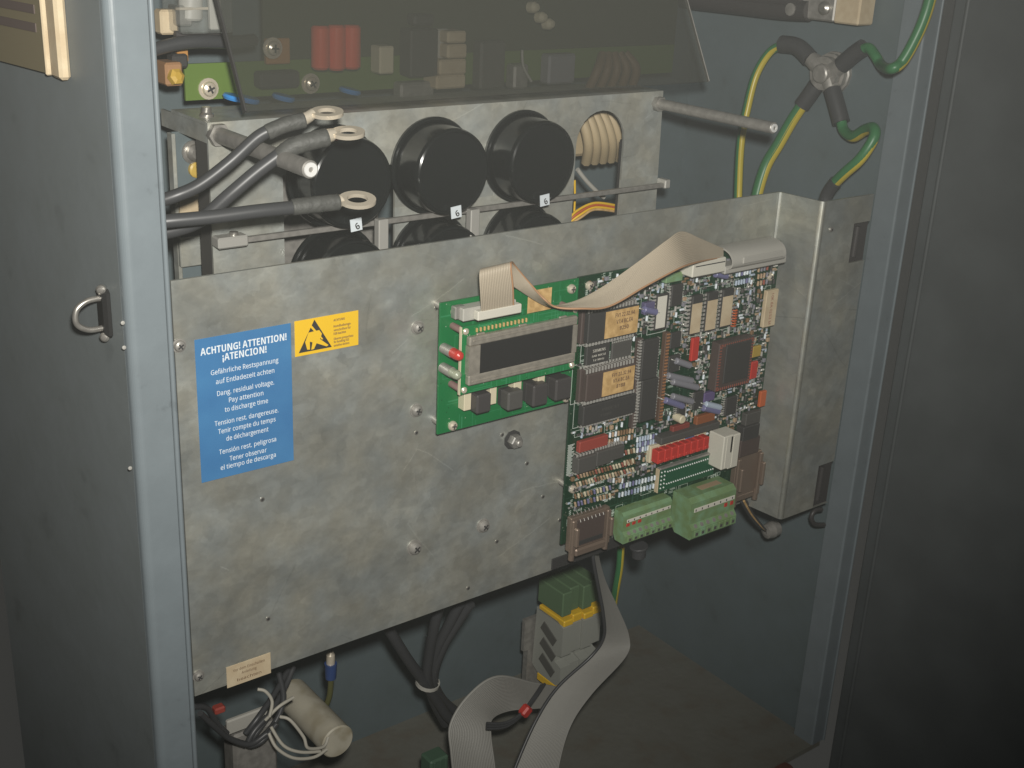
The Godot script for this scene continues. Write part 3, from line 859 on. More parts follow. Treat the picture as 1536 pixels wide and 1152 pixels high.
func upper_ribbon() -> void:
	var t := thing("flat_cable", "beige ribbed flat cable looping from the display board to the control board", "cable", Vector3(156.6, -30.7, 22.0))
	var a := [Vector3(147.3, -31.2, 22.0), Vector3(143.2, -20.0, 26.0), Vector3(141.6, -10.3, 27.0), Vector3(145.7, -9.2, 23.0), Vector3(155.1, -12.8, 18.0), Vector3(173.3, -24.5, 16.0), Vector3(191.1, -35.7, 14.5), Vector3(198.9, -38.0, 16.0), Vector3(209.7, -34.8, 22.0), Vector3(223.9, -27.9, 26.0), Vector3(244.3, -15.8, 30.0), Vector3(260.7, -7.2, 31.0), Vector3(275.2, -5.1, 27.0), Vector3(294.4, -12.4, 23.0), Vector3(319.1, -22.5, 18.0)]
	var b := [Vector3(167.4, -31.0, 22.0), Vector3(163.3, -19.7, 26.0), Vector3(160.7, -9.0, 27.0), Vector3(164.5, -8.2, 23.0), Vector3(170.0, -12.7, 20.0), Vector3(178.5, -21.8, 20.0), Vector3(185.7, -30.5, 24.0), Vector3(186.2, -32.0, 33.0), Vector3(196.0, -32.3, 40.0), Vector3(213.9, -33.8, 41.0), Vector3(240.0, -27.0, 40.0), Vector3(264.5, -21.9, 38.0), Vector3(280.6, -22.5, 33.0), Vector3(296.2, -24.2, 27.0), Vector3(316.6, -26.4, 21.0)]
	ribbon("wires", a, b, 20, M.ribbon, t, 7, M.ribbon_red)

	# pale plug and the grey plug with its own folded cable at the top of the control board
	var p := [290.1, -26.0, 316.6, -33.1]
	var g := thing("flat_cable_plug", "white flat cable plug at the top of the control board under the beige cable end", "connector", Vector3(p[0], p[3], ZB))
	obj("plug_body", Mb.new().span(Vector3(p[0], p[3] - 1.0, ZB), Vector3(p[2], p[1] + 0.5, 24.0), 0.6), M.white_plastic, g)
	obj("plug_slot", Mb.new().span(Vector3(p[0] + 2, p[1] - 2.2, 23.9), Vector3(p[2] - 1, p[1] - 1.6, 24.1)), M.dark, g)
	var q := [318.6, -25.3, 371.2, -34.2]
	var h := thing("grey_flat_cable", "grey folded flat cable in a grey plug at the top right of the control board", "cable", Vector3(q[0], q[3], ZB))
	var zc := 22.0
	obj("plug_rim", Mb.new().span(Vector3(q[0], q[3] - 2.6, ZB), Vector3(q[2], q[3] + 2.2, zc), 0.7), M.grey_plastic, h)
	var x0: float = q[0] + 1.5
	var x1: float = q[2] - 6.0
	var y: float = q[3] + 1.0
	var arc := [Vector3(0, y - 1, 20.5), Vector3(0, y + 1.5, 25.0), Vector3(0, y + 5.5, 25.2), Vector3(0, y + 9.0, 22.0), Vector3(0, y + 10.5, 16.0), Vector3(0, y + 9.5, 9.0), Vector3(0, y + 4.0, 4.0), Vector3(0, y - 8.0, 3.0)]
	var aa := []
	var bb := []
	for v in arc:
		aa.append(v + Vector3(x0, 0, 0)); bb.append(v + Vector3(x1, 0, 0))
	obj("flat_wires", Mb.new().strip(curve(aa, 5), curve(bb, 5), 0.9), M.grey_plastic, h)
	obj("strain_relief", Mb.new().span(Vector3(x0 + 8, y + 2.6, 25.6), Vector3(x1 - 3, y + 6.6, 26.6), 0.4), M.grey_plastic, h)

func control_board() -> void:
	var r := [217.9, -26.5, 377.2, -50.9]
	var bottom: float = (Vector3(220.0, -184.9, 11.6)).y
	var right: float = (Vector3(377.1, -46.7, 11.6)).x
	r[2] = right
	r[3] = bottom
	var t := thing("control_board", "dense green control circuit board crowded with chips, resistors and green terminal blocks", "circuit board", Vector3(r[0], r[3], ZB))
	board_base(t, r, board_image(1100, 1120, 3, Color(0.035, 0.20, 0.12), true))
	for p in [Vector3(225.3, -31.9, 11.6), Vector3(223.2, -150.7, 11.6), Vector3(370.1, -47.8, 11.6)]:
		pan_screw(t, p, 2.5, M.tinned, "screw", 2.2)
	var print := Mb.new()
	var s := [218.0, -122.8, 222.9, -141.9]
	for i in 26:
		print.span(Vector3(s[0] + 0.3 * (i % 2), lerpf(s[1], s[3], i / 26.0) - 0.45, ZB), Vector3(s[2] - 0.9 * (i % 3), lerpf(s[1], s[3], i / 26.0), ZB + 0.06))
	# programmed memories on sockets, with tan paper labels
	var e := [219.6, -44.9, 255.2, -61.4, 221.2, -79.3, 256.9, -95.1]
	var lb := [231.4, -45.4, 255.1, -60.5, 232.7, -80.0, 255.8, -94.1]
	for i in 2:
		var o := i * 4
		var rr := [e[o], e[o + 1], e[o + 2], e[o + 3]]
		var so := dip(t, "memory_socket", [rr[0] - 1.0, rr[1] + 1.6, rr[2] + 1.0, rr[3] - 1.6], ZB, 15.6, M.socket, false, 16)
		var ch := dip(t, "memory_chip", rr, 15.6, 20.0, M.chip if i == 0 else M.socket, false, 16, true, 2.3)
		outline(print, rr, 3.6)
		var lr := [lb[o], lb[o + 1], lb[o + 2], lb[o + 3]]
		obj("paper_sticker", Mb.new().span(Vector3(lr[0], lr[3], 19.9), Vector3(lr[2], lr[1], 20.25)), M.label, ch)
		var cx: float = lerpf(lr[0], lr[2], 0.58)
		var hh: float = lr[1] - lr[3]
		var lt := lettering("sticker_lettering", [["FV1 22.32.94", cx, lr[1] - hh * 0.2, hh * 0.15, 14.0], ["V7.4 BC.EA", cx, lr[1] - hh * 0.45, hh * 0.15, 12.0], ["9250" if i == 0 else "8188", cx, lr[1] - hh * 0.70, hh * 0.15, 6.5]], 20.3, M.ink_brown, t)
	# plain chips
	var f := [224.3, -65.5, 241.1, -76.3]
	outline(print, f, 1.6)
	var u2 := dip(t, "chip", f, ZB, 15.0, M.chip, false, 10)
	lettering("chip_lettering", [["SIEMENS", lerpf(f[0], f[2], 0.52), lerpf(f[1], f[3], 0.28), 1.5, 9.0], ["SAB 80C32", lerpf(f[0], f[2], 0.52), lerpf(f[1], f[3], 0.55), 1.0, 10.0], ["12 MHz", lerpf(f[0], f[2], 0.52), lerpf(f[1], f[3], 0.78), 1.0, 8.0]], 15.06, M.paper, t, 400)
	dip(t, "chip", [243.6, -67.4, 258.5, -77.5], ZB, 14.0, M.chip_grey, false, 10)
	var u4 := [223.1, -99.3, 262.5, -112.3]
	u4[3] = (Vector3(223.6, -110.9, 17.0)).y
	dip(t, "large_chip", u4, ZB, 17.0, M.chip, false, 20, true, 1.8)
	outline(print, u4, 2.6)
	lettering("chip_lettering", [["P80C31", lerpf(u4[0], u4[2], 0.5), lerpf(u4[1], u4[3], 0.38), 1.6, 12.0], ["1990", lerpf(u4[0], u4[2], 0.42), lerpf(u4[1], u4[3], 0.66), 1.4, 8.0]], 17.06, M.chip_grey, t, 400)
	# tall upright memories in brown sockets
	for q in [[263.3, -68.1, 275.8, -91.9], [265.0, -92.2, 277.8, -117.7]]:
		dip(t, "upright_chip", q, ZB + 3.0, 18.0, M.chip, true, 14)
	var so2 := [262.5, -67.6, 286.9, -122.0]
	for sx in [so2[0], so2[2] - 3.6]:
		var rail := obj("socket_rail", Mb.new().span(Vector3(sx, so2[3], ZB), Vector3(sx + 3.6, so2[1], 15.0), 0.4), flat(0.10, 0.06, 0.04, 0.55) if sx != so2[0] else M.socket, t)
		var pins := Mb.new()
		for i in 28:
			pins.box(Vector3(sx + 1.8, lerpf(so2[1], so2[3], (i + 0.5) / 28.0), 15.2), Vector3(2.2, 0.8, 0.7))
		obj("contacts", pins, flat(0.42, 0.20, 0.09, 0.45, 0.2) if sx != so2[0] else M.tin, rail, true)
	block(so2)
	# the row of upright chips with white strips
	var wc := [274.0, -44.0, 283.3, -65.0, 301.8, -48.9, 310.4, -72.3, 314.2, -48.8, 323.1, -72.5, 326.8, -48.7, 336.1, -72.2]
	var wl := [274.2, -44.9, 281.1, -63.5, 301.7, -53.4, 309.5, -71.2, 314.1, -53.4, 322.2, -71.3, 326.7, -52.9, 335.1, -71.0]
	for i in 4:
		var o := i * 4
		var zt := 15.0 if i == 0 else 15.5
		var ch := dip(t, "chip", [wc[o], wc[o + 1], wc[o + 2], wc[o + 3]], ZB, zt, M.chip, true, 10, true, 2.2)
		outline(print, [wc[o], wc[o + 1], wc[o + 2], wc[o + 3]], 2.9)
		obj("white_strip", Mb.new().span(Vector3(wl[o], wl[o + 3], zt), Vector3(wl[o + 2], wl[o + 1], zt + 0.3)), M.paper if i < 1 else M.cream, ch)
	for q in [[285.3, -40.1, 294.3, -52.8], [287.9, -68.9, 296.5, -78.5], [288.0, -83.0, 297.4, -93.4], [312.3, -110.2, 320.6, -121.4], [299.5, -114.9, 306.2, -124.0], [341.0, -119.8, 351.1, -131.6]]:
		dip(t, "chip", q, ZB, 14.5, M.chip, true, 8)
	# relay with a beige lettered face at the right edge
	var re := [366.4, -55.7, 377.1, -79.0]
	var rel := obj("relay", Mb.new().span(Vector3(re[0], re[3], ZB), Vector3(re[2], re[1], 14.5), 0.4), M.cream, t)
	block(re)
	lettering("relay_lettering", [["10K 8A 0253 M", lerpf(re[0], re[2], 0.5), lerpf(re[1], re[3], 0.5), 2.0, 20.0, -PI / 2]], 14.56, M.red_part, t, 400)
	# processor in its square socket
	var pl := [325.2, -80.9, 355.4, -111.2]
	block(pl)
	var pc := obj("processor_socket", Mb.new().span(Vector3(pl[0], pl[3], ZB), Vector3(pl[2], pl[1], 18.4), 0.5), M.socket, t)
	var pi := [330.5, -82.2, 352.3, -106.7]
	obj("processor", Mb.new().span(Vector3(pi[0], pi[3], 18.2), Vector3(pi[2], pi[1], 19.4), 0.4), M.chip, t)
	var ct := Mb.new()
	for i in 17:
		var k := (i + 0.5) / 17.0
		ct.box(Vector3(lerpf(pl[0], pl[2], k), pl[1] - 1.4, 18.5), Vector3(0.6, 1.6, 0.3)).box(Vector3(lerpf(pl[0], pl[2], k), pl[3] + 1.4, 18.5), Vector3(0.6, 1.6, 0.3))
		ct.box(Vector3(pl[0] + 1.4, lerpf(pl[1], pl[3], k), 18.5), Vector3(1.6, 0.6, 0.3)).box(Vector3(pl[2] - 1.4, lerpf(pl[1], pl[3], k), 18.5), Vector3(1.6, 0.6, 0.3))
	obj("contacts", ct, M.red_part, pc, true)
	# coloured parts
	for q in [["red_switch", [306.9, -75.4, 312.7, -89.7], 14.0, M.red], ["red_relay", [360.9, -100.4, 367.0, -111.7], 14.0, M.red], ["orange_part", [373.0, -122.2, 378.6, -132.8], 14.0, M.orange], ["orange_trimmer", [316.2, -126.4, 332.0, -133.0], 15.0, flat(0.26, 0.085, 0.03, 0.5)], ["red_network", [296.5, -128.5, 310.6, -134.7], 15.0, flat(0.22, 0.045, 0.035, 0.5)], ["amber_part", [360.4, -90.4, 368.2, -97.5], 14.0, flat(0.42, 0.29, 0.05, 0.5)], ["red_network", [223.8, -121.3, 245.1, -127.9], 15.0, M.red_dull], ["dark_network", [283.5, -133.8, 332.7, -134.8], 19.0, M.chip_grey], ["violet_part", [320.4, -112.3, 329.8, -118.1], 15.0, flat(0.12, 0.09, 0.21, 0.4)], ["blue_part", [307.2, -133.6, 314.6, -138.7], 16.0, flat(0.05, 0.13, 0.25, 0.4)], ["dark_connector", [356.0, -141.3, 371.1, -151.1], 18.0, M.chip], ["dark_connector", [355.0, -150.1, 372.8, -161.6], 18.0, M.socket], ["dark_connector", [359.4, -133.8, 373.0, -142.2], 16.0, M.chip_grey], ["green_block", [278.3, -32.5, 291.4, -37.8], 16.0, M.terminal], ["violet_part", [264.8, -47.2, 272.7, -54.2], 15.0, flat(0.11, 0.10, 0.19, 0.4)]]:
		var b: Array = q[1]
		var y0: float = minf(b[1], b[3])
		var y1: float = maxf(b[1], b[3])
		if y1 - y0 < 2.4: y0 = y1 - 2.4
		if q[0] == "dark_network":
			y1 = (Vector3(307.5, -133.4, 19.0)).y + 2.0
			y0 = y1 - 4.2
		obj(q[0], Mb.new().span(Vector3(b[0], y0, ZB), Vector3(b[2], y1, q[2]), 0.5), q[3], t)
		block([b[0], y0, b[2], y1])
	# lying capacitors
	for q in [[Vector3(287.4, -94.0, 15.0), Vector3(308.3, -101.4, 15.0), M.grey_cap], [Vector3(290.6, -98.0, 16.0), Vector3(312.4, -106.1, 16.0), M.grey_cap], [Vector3(292.8, -107.9, 15.0), Vector3(310.2, -114.9, 15.0), M.grey_cap], [Vector3(286.1, -108.6, 16.0), Vector3(301.5, -115.7, 16.0), M.blue_cap], [Vector3(321.4, -118.9, 15.0), Vector3(335.3, -124.1, 15.0), M.pale_blue], [Vector3(320.0, -121.2, 15.0), Vector3(334.5, -126.5, 15.0), M.blue_cap], [Vector3(318.0, -37.9, 15.0), Vector3(328.4, -40.6, 15.0), M.blue_cap], [Vector3(263.7, -50.4, 15.0), Vector3(273.7, -53.6, 15.0), M.blue_cap], [Vector3(292.8, -86.0, 15.0), Vector3(305.3, -91.3, 15.0), M.grey_cap]]:
		var c := obj("axial_capacitor", Mb.new().cyl(q[0], q[1], 2.0, 12, 0.5), q[2], t)
		var d: Vector3 = (q[1] - q[0]).normalized()
		obj("lead", Mb.new().tube(curve([q[0] - d * 3.5 + Vector3(0, 0, 11.6 - q[0].z), q[0] - d * 2.8, q[0]], 4), 0.35, 6).tube(curve([q[1], q[1] + d * 2.8, q[1] + d * 3.5 + Vector3(0, 0, 11.6 - q[1].z)], 4), 0.35, 6), M.tin, c)
		block([minf(q[0].x, q[1].x), minf(q[0].y, q[1].y) - 2.0, maxf(q[0].x, q[1].x), maxf(q[0].y, q[1].y) + 2.0])
	obj("cream_capacitor", Mb.new().cyl(Vector3(300.3, -123.3, 11.6), Vector3(300.3, -123.3, 11.6) + Vector3(0, 0, 7), 2.6, 14, 0.6), M.ivory, t)
	# copper coil at the end of the chip row
	var co: Vector3 = Vector3(339.9, -68.4, 13.5)
	for i in 7:
		obj("coil_turn", Mb.new().tube(curve([co + Vector3(-1.5, 5.0 - i * 1.6, 0), co + Vector3(-0.9, 5.1 - i * 1.6, 1.6), co + Vector3(0.9, 5.1 - i * 1.6, 1.6), co + Vector3(1.5, 5.0 - i * 1.6, 0)], 3), 0.45, 6), M.orange, t)
	# red jumper row in its white carrier, and the two white relays
	var j := [280.0, -137.7, 323.1, -146.3]
	var jt: float = (Vector3(280.0, -138.1, 21.0)).y
	var jb: float = (Vector3(281.0, -146.4, 21.0)).y
	obj("jumper_carrier", Mb.new().span(Vector3(j[0] - 0.8, jb - 1.2, ZB), Vector3(j[2] + 2.6, jt + 1.2, 15.0), 0.4), M.ivory, t)
	for i in 8:
		var xa := lerpf(j[0], j[2], i / 8.0)
		var xb := lerpf(j[0], j[2], (i + 1) / 8.0) - 0.5
		var ju := obj("red_jumper", Mb.new().span(Vector3(xa, jb, 15.0), Vector3(xb, jt, 21.0), 0.6), M.red, t)
		obj("jumper_tip", Mb.new().span(Vector3(xa + 0.8, jb + 1.0, 20.8), Vector3(xb - 0.8, jb + 3.0, 21.8), 0.4), M.red, ju)
	block([j[0], jb, j[2] + 3, jt])
	for q in [[331.6, -139.5, 340.0, -161.7], [337.4, -139.9, 346.3, -162.4]]:
		var w := obj("white_relay", Mb.new().span(Vector3(q[0], q[3], ZB), Vector3(q[2], q[1], 24.5), 0.6), M.white_plastic, t)
		obj("relay_ridge", Mb.new().span(Vector3(lerpf(q[0], q[2], 0.3), q[3] + 1, 24.4), Vector3(lerpf(q[0], q[2], 0.5), q[1] - 1, 24.8), 0.1), M.white_plastic, w)
		block(q)
	# raised green strip with two rows of solder points
	var gs := [289.4, -156.1, 338.0, -171.1]
	var gt: float = (Vector3(289.3, -155.2, 14.0)).y
	var gb: float = (Vector3(291.0, -169.7, 14.0)).y
	var gr: float = (Vector3(337.0, -159.9, 14.0)).x
	var strip := obj("interface_card", Mb.new().span(Vector3(gs[0], gb, 12.6), Vector3(gr, gt, 14.0), 0.2), flat(0.012, 0.095, 0.045, 0.35), t)
	obj("card_edge", Mb.new().span(Vector3(gs[0] - 0.9, gb, ZB), Vector3(gs[0] - 0.2, gt + 1.0, 14.6), 0.2), M.cream, t)
	obj("card_edge", Mb.new().span(Vector3(gs[0], gt + 0.3, ZB), Vector3(gr, gt + 1.5, 14.8), 0.3), M.steel_dull, t)
	var pts := Mb.new()
	for i in 22:
		for row in [0.16, 0.72]:
			pts.lathe(Vector3(lerpf(gs[0] + 7.0, gr - 1.0, i / 21.0), lerpf(gt, gb, row), 14.0), Vector3(0, 0, 1), [[0.55, 0.0], [0.35, 0.5], [0, 0.7]], 7)
	for i in 5:
		for cx in [2.0, 4.6]:
			pts.lathe(Vector3(gs[0] + cx, lerpf(gt, gb, 0.12 + i * 0.18), 14.0), Vector3(0, 0, 1), [[0.6, 0.0], [0.35, 0.5], [0, 0.7]], 7)
	obj("solder_points", pts, flat(0.70, 0.74, 0.72, 0.4), strip, true)
	block([gs[0] - 2, gb - 4, gr, gt + 2])
	# three dark relays in a stepped row
	for q in [[221.0, -129.5, 234.5, -139.0], [234.6, -128.8, 245.9, -137.7], [245.0, -128.8, 255.5, -136.7]]:
		dip(t, "dark_relay", q, ZB, 18.0, M.chip_grey, false, 6)
	# small parts in rows: pale blue resistors, tan resistors
	var melf := Mb.new().cyl(Vector3(0, -1.5, 0), Vector3(0, 1.5, 0), 0.75, 8, 0.2).mesh()
	var tubes := func(called: String, p0: Vector3, p1: Vector3, p2: Vector3, nu: int, nv: int, mats: Array, tilt: float) -> void:
		for a in nu:
			for b in nv:
				var at := p0 + (p1 - p0) * (float(a) / maxi(nu - 1, 1)) + (p2 - p0) * (float(b) / maxi(nv - 1, 1))
				at.z = ZB + 0.9
				put(called, melf, mats[rng.randi() % mats.size()], t, at, Basis(Vector3(0, 0, 1), tilt + rng.randf_range(-0.08, 0.08)))
		block([minf(p0.x, p1.x) - 1, p2.y - 1.5, maxf(p0.x, p1.x) + 1, p0.y + 1.5])
	var pale := [M.pale_blue, M.pale_blue, M.white_print, M.blue_cap]
	tubes.call("resistor", Vector3(270.2, -131.2, 12.0), Vector3(285.2, -132.1, 12.0), Vector3(271.0, -138.1, 12.0), 8, 3, pale, 0.0)
	tubes.call("resistor", Vector3(260.0, -158.5, 12.0), Vector3(287.4, -159.9, 12.0), Vector3(259.5, -163.9, 12.0), 12, 2, pale, 0.0)
	tubes.call("resistor", Vector3(339.6, -41.8, 12.0), Vector3(351.0, -41.7, 12.0), Vector3(339.9, -47.1, 12.0), 6, 2, pale, 0.0)
	tubes.call("resistor", Vector3(358.5, -41.6, 12.0), Vector3(366.1, -41.4, 12.0), Vector3(359.4, -50.3, 12.0), 4, 3, [M.grey_cap, M.red_part, M.beige_part], 0.0)
	var tan_mix := [M.beige_part, M.beige_part, M.ivory, M.red_part, M.brown_part]
	tubes.call("resistor", Vector3(226.2, -143.4, 12.0), Vector3(269.1, -144.9, 12.0), Vector3(226.1, -148.4, 12.0), 20, 2, tan_mix, 0.45)
	tubes.call("resistor", Vector3(262.0, -137.3, 12.0), Vector3(268.3, -137.5, 12.0), Vector3(261.7, -143.9, 12.0), 4, 2, tan_mix, 0.3)
	tubes.call("resistor", Vector3(248.3, -123.2, 12.0), Vector3(265.8, -124.3, 12.0), Vector3(248.2, -127.3, 12.0), 9, 2, [M.beige_part, M.white_print, M.brown_part], 0.0)
	tubes.call("resistor", Vector3(225.3, -155.7, 12.0), Vector3(251.6, -157.1, 12.0), Vector3(225.7, -160.8, 12.0), 12, 2, [M.beige_part, M.ivory, M.brown_part, M.blue_cap], 0.3)
	# left socket connector at the bottom edge
	dsub(t, [220.8, -167.4, 250.0, -189.1], 19.0)
	dsub(t, [355.7, -162.4, 379.1, -191.7], 17.0)
	# green pluggable terminal blocks
	terminal_block(t, Vector3(257.6, -172.7, 11.6), (Vector3(296.8, -178.5, 20.0)).x, (Vector3(260.4, -192.1, 20.0)).y, 19.6, 8, 3)
	terminal_block(t, Vector3(305.5, -173.6, 11.6), (Vector3(344.6, -184.4, 26.0)).x, (Vector3(308.9, -200.0, 26.0)).y, 27.4, 7, 2)
	# scattered small parts over what is left of the board
	var chip_mesh := Mb.new().box(Vector3(), Vector3(1.1, 1.7, 0.9), 0.2).mesh()
	var cap_mesh := Mb.new().box(Vector3(0, 0, 0.3), Vector3(2.2, 2.6, 1.7), 0.3).mesh()
	var ic_mesh := Mb.new().box(Vector3(0, 0, 0.4), Vector3(4.6, 6.2, 1.8), 0.3).mesh()
	var mix := [M.beige_part, M.tin, M.tin, M.brown_part, M.chip, M.chip, M.chip_grey, M.white_print, M.grey_cap, M.grey_cap, M.pale_blue]
	var made := 0
	var ends := Mb.new()
	for i in 12000:
		if made >= 820: break
		var p := Vector2(rng.randf_range(r[0] + 3, right - 2), rng.randf_range(bottom + 20, r[1] - 3))
		if p.x < r[0] + 7.0 and rng.randf() < 0.8: continue
		var kind := rng.randf()
		var half := 0.75 if kind < 0.78 else (1.4 if kind < 0.95 else 3.4)
		if not free_at(p, half): continue
		var turn := Basis(Vector3(0, 0, 1), PI / 2 * rng.randi_range(0, 1))
		var at := Vector3(p.x, p.y, ZB + 0.5)
		if kind < 0.78:
			put(["resistor", "capacitor", "diode"][rng.randi() % 3], chip_mesh if rng.randf() < 0.5 else melf, mix[rng.randi() % mix.size()], t, at, turn)
			for sg in [-1.0, 1.0]:
				ends.box(at + turn * Vector3(0, sg * 1.0, -0.1), Vector3(1.0, 0.9, 0.7))
		elif kind < 0.95:
			put("capacitor", cap_mesh, [M.beige_part, M.brown_part, M.chip, M.chip_grey, M.grey_cap][rng.randi() % 5], t, at, turn)
		else:
			var c := put("chip", ic_mesh, M.chip, t, at, turn)
			for k in 5:
				for sg in [-1.0, 1.0]:
					ends.box(at + turn * Vector3(sg * 2.8, -2.4 + k * 1.2, -0.1), Vector3(1.2, 0.55, 0.4))
		blocked.append(Rect2(p - Vector2(half, half), Vector2(half, half) * 2.0))
		made += 1
	obj("solder_ends", ends, M.tin, t, true)
	obj("white_print", print, flat(0.55, 0.60, 0.55, 0.6), t, true)

func dsub(t: Node3D, r: Array, zt: float) -> void:
	var x0: float = r[0]
	var x1: float = r[2]
	var y0: float = r[1]
	var y1: float = r[3]
	var c := obj("socket_connector", Mb.new().span(Vector3(x0, y1, ZB), Vector3(x1, y0, ZB + 4.0), 0.4), M.brown_metal, t)
	obj("connector_shell", Mb.new().span(Vector3(x0 + 3.0, y1 - 3.0, ZB + 1.0), Vector3(x1 - 3.0, y1 + 2.0, zt - 1.0), 1.0), M.brown_metal, c)
	obj("insulator", Mb.new().span(Vector3(x0 + 3.5, y1 + 2.0, ZB + 2.0), Vector3(x1 - 3.5, y0 - 2.0, zt - 3.0), 0.6), M.socket, c)
	for x in [x0 + 1.8, x1 - 1.8]:
		obj("jack_screw", Mb.new().cyl(Vector3(x, y1 - 5.0, ZB + 4.0), Vector3(x, y1 + 3.0, ZB + 4.0), 1.9, 6), M.brown_metal, c)
	var pins := Mb.new()
	for i in 8:
		var px := lerpf(x0 + 4.5, x1 - 4.5, i / 7.0)
		pins.tube(curve([Vector3(px, y0 + 0.8, ZB), Vector3(px - 0.6, y0 - 0.8, zt - 5.0), Vector3(px - 0.8, y0 - 3.5, zt - 2.6)], 3), 0.4, 6)
	obj("pins", pins, M.steel_dull, c, true)
	obj("corner_post", Mb.new().span(Vector3(x0, y1 - 1.0, ZB + 4.0), Vector3(x0 + 3.2, y0 - 1.0, ZB + 6.0), 0.6), M.brown_metal, c)
	obj("corner_post", Mb.new().span(Vector3(x1 - 3.2, y1 - 1.0, ZB + 4.0), Vector3(x1, y0 - 1.0, ZB + 6.0), 0.6), M.brown_metal, c)
	for x in [x0 + 1.6, x1 - 1.6]:
		obj("latch", Mb.new().box(Vector3(x, (y0 + y1) / 2.0, ZB + 7.5), Vector3(2.6, (y0 - y1) * 0.55, 3.2), 0.7), M.brown_metal, c)
	obj("slot_shade", Mb.new().span(Vector3(x0 + 5, y1 + 3.4, zt - 3.1), Vector3(x1 - 5, y1 + 6.0, zt - 2.6), 0.2), M.dark, c)
	block([x0, y1 - 4, x1, y0 + 2])

func terminal_block(t: Node3D, tl: Vector3, x1: float, yb: float, zt: float, n: int, red: int) -> void:
	# end outline in (z, y): flat top, sloped lower front with screw row
	var y0 := tl.y
	var d := zt - ZB
	var h := y0 - yb
	var poly := PackedVector2Array([Vector2(ZB, y0), Vector2(zt - d * 0.2, y0), Vector2(zt, y0 - h * 0.10), Vector2(zt, y0 - h * 0.62), Vector2(zt + 2.4, y0 - h * 0.74), Vector2(zt + 2.4, y0 - h * 0.95), Vector2(zt + 1.2, yb), Vector2(ZB + d * 0.25, yb), Vector2(ZB, y0 - h * 0.8)])
	var b := obj("terminal_block", Mb.new().prism(poly, Vector3(tl.x, 0, 0), Vector3(0, 0, 1), Vector3(0, 1, 0), x1 - tl.x), M.terminal, t)
	# prism() lays the outline on its own x and y and runs back along minus x cross y, here minus z cross y
	var m := obj("marker_strip", Mb.new().span(Vector3(tl.x + 3.0, y0 - h * 0.34, zt - 0.1), Vector3(x1 - 1.0, y0 - h * 0.24, zt + 0.35), 0.1), M.paper, t)
	for i in n:
		var cx := lerpf(tl.x + 1.5, x1 - 0.5, (i + 0.5) / n)
		var w := (x1 - tl.x - 2.0) / n
		var nrm := Vector3(0, 2.4, h * 0.12).normalized()
		obj("terminal_screw", Mb.new().lathe(Vector3(cx, y0 - h * 0.68, zt + 1.2), nrm, [[w * 0.26, 0], [w * 0.26, 0.3], [0, 0.35]], 10), M.steel_dull, t)
		obj("terminal_face", Mb.new().box(Vector3(cx, y0 - h * 0.845, zt + 2.6), Vector3(w * 0.76, h * 0.17, 0.9), 0.3), M.terminal, t)
		obj("wire_entry", Mb.new().box(Vector3(cx, y0 - h * 0.855, zt + 3.0), Vector3(w * 0.42, h * 0.08, 0.25), 0.1), M.chip_grey, t)
		obj("marker_digit", Mb.new().box(Vector3(cx, y0 - h * 0.29, zt + 0.42), Vector3(0.8, h * 0.05, 0.1)), M.ink, t)
	if zt > 25.0:
		obj("brown_label", Mb.new().span(Vector3(tl.x + (x1 - tl.x) * 0.40, y0 - 0.4, ZB + d * 0.25), Vector3(tl.x + (x1 - tl.x) * 0.85, y0 + 0.15, ZB + d * 0.55)), M.beige_part, t)
	for i in red:
		var k := i if zt < 25.0 else n - 1 - i
		var cx := lerpf(tl.x + 1.5, x1 - 0.5, (k + 0.5) / n)
		obj("red_mark", Mb.new().box(Vector3(cx, y0 - h * 0.42, zt + 0.2), Vector3(2.6, h * 0.10, 0.5), 0.15), M.red, t)
	block([tl.x - 1, yb, x1 + 1, y0 + 1])

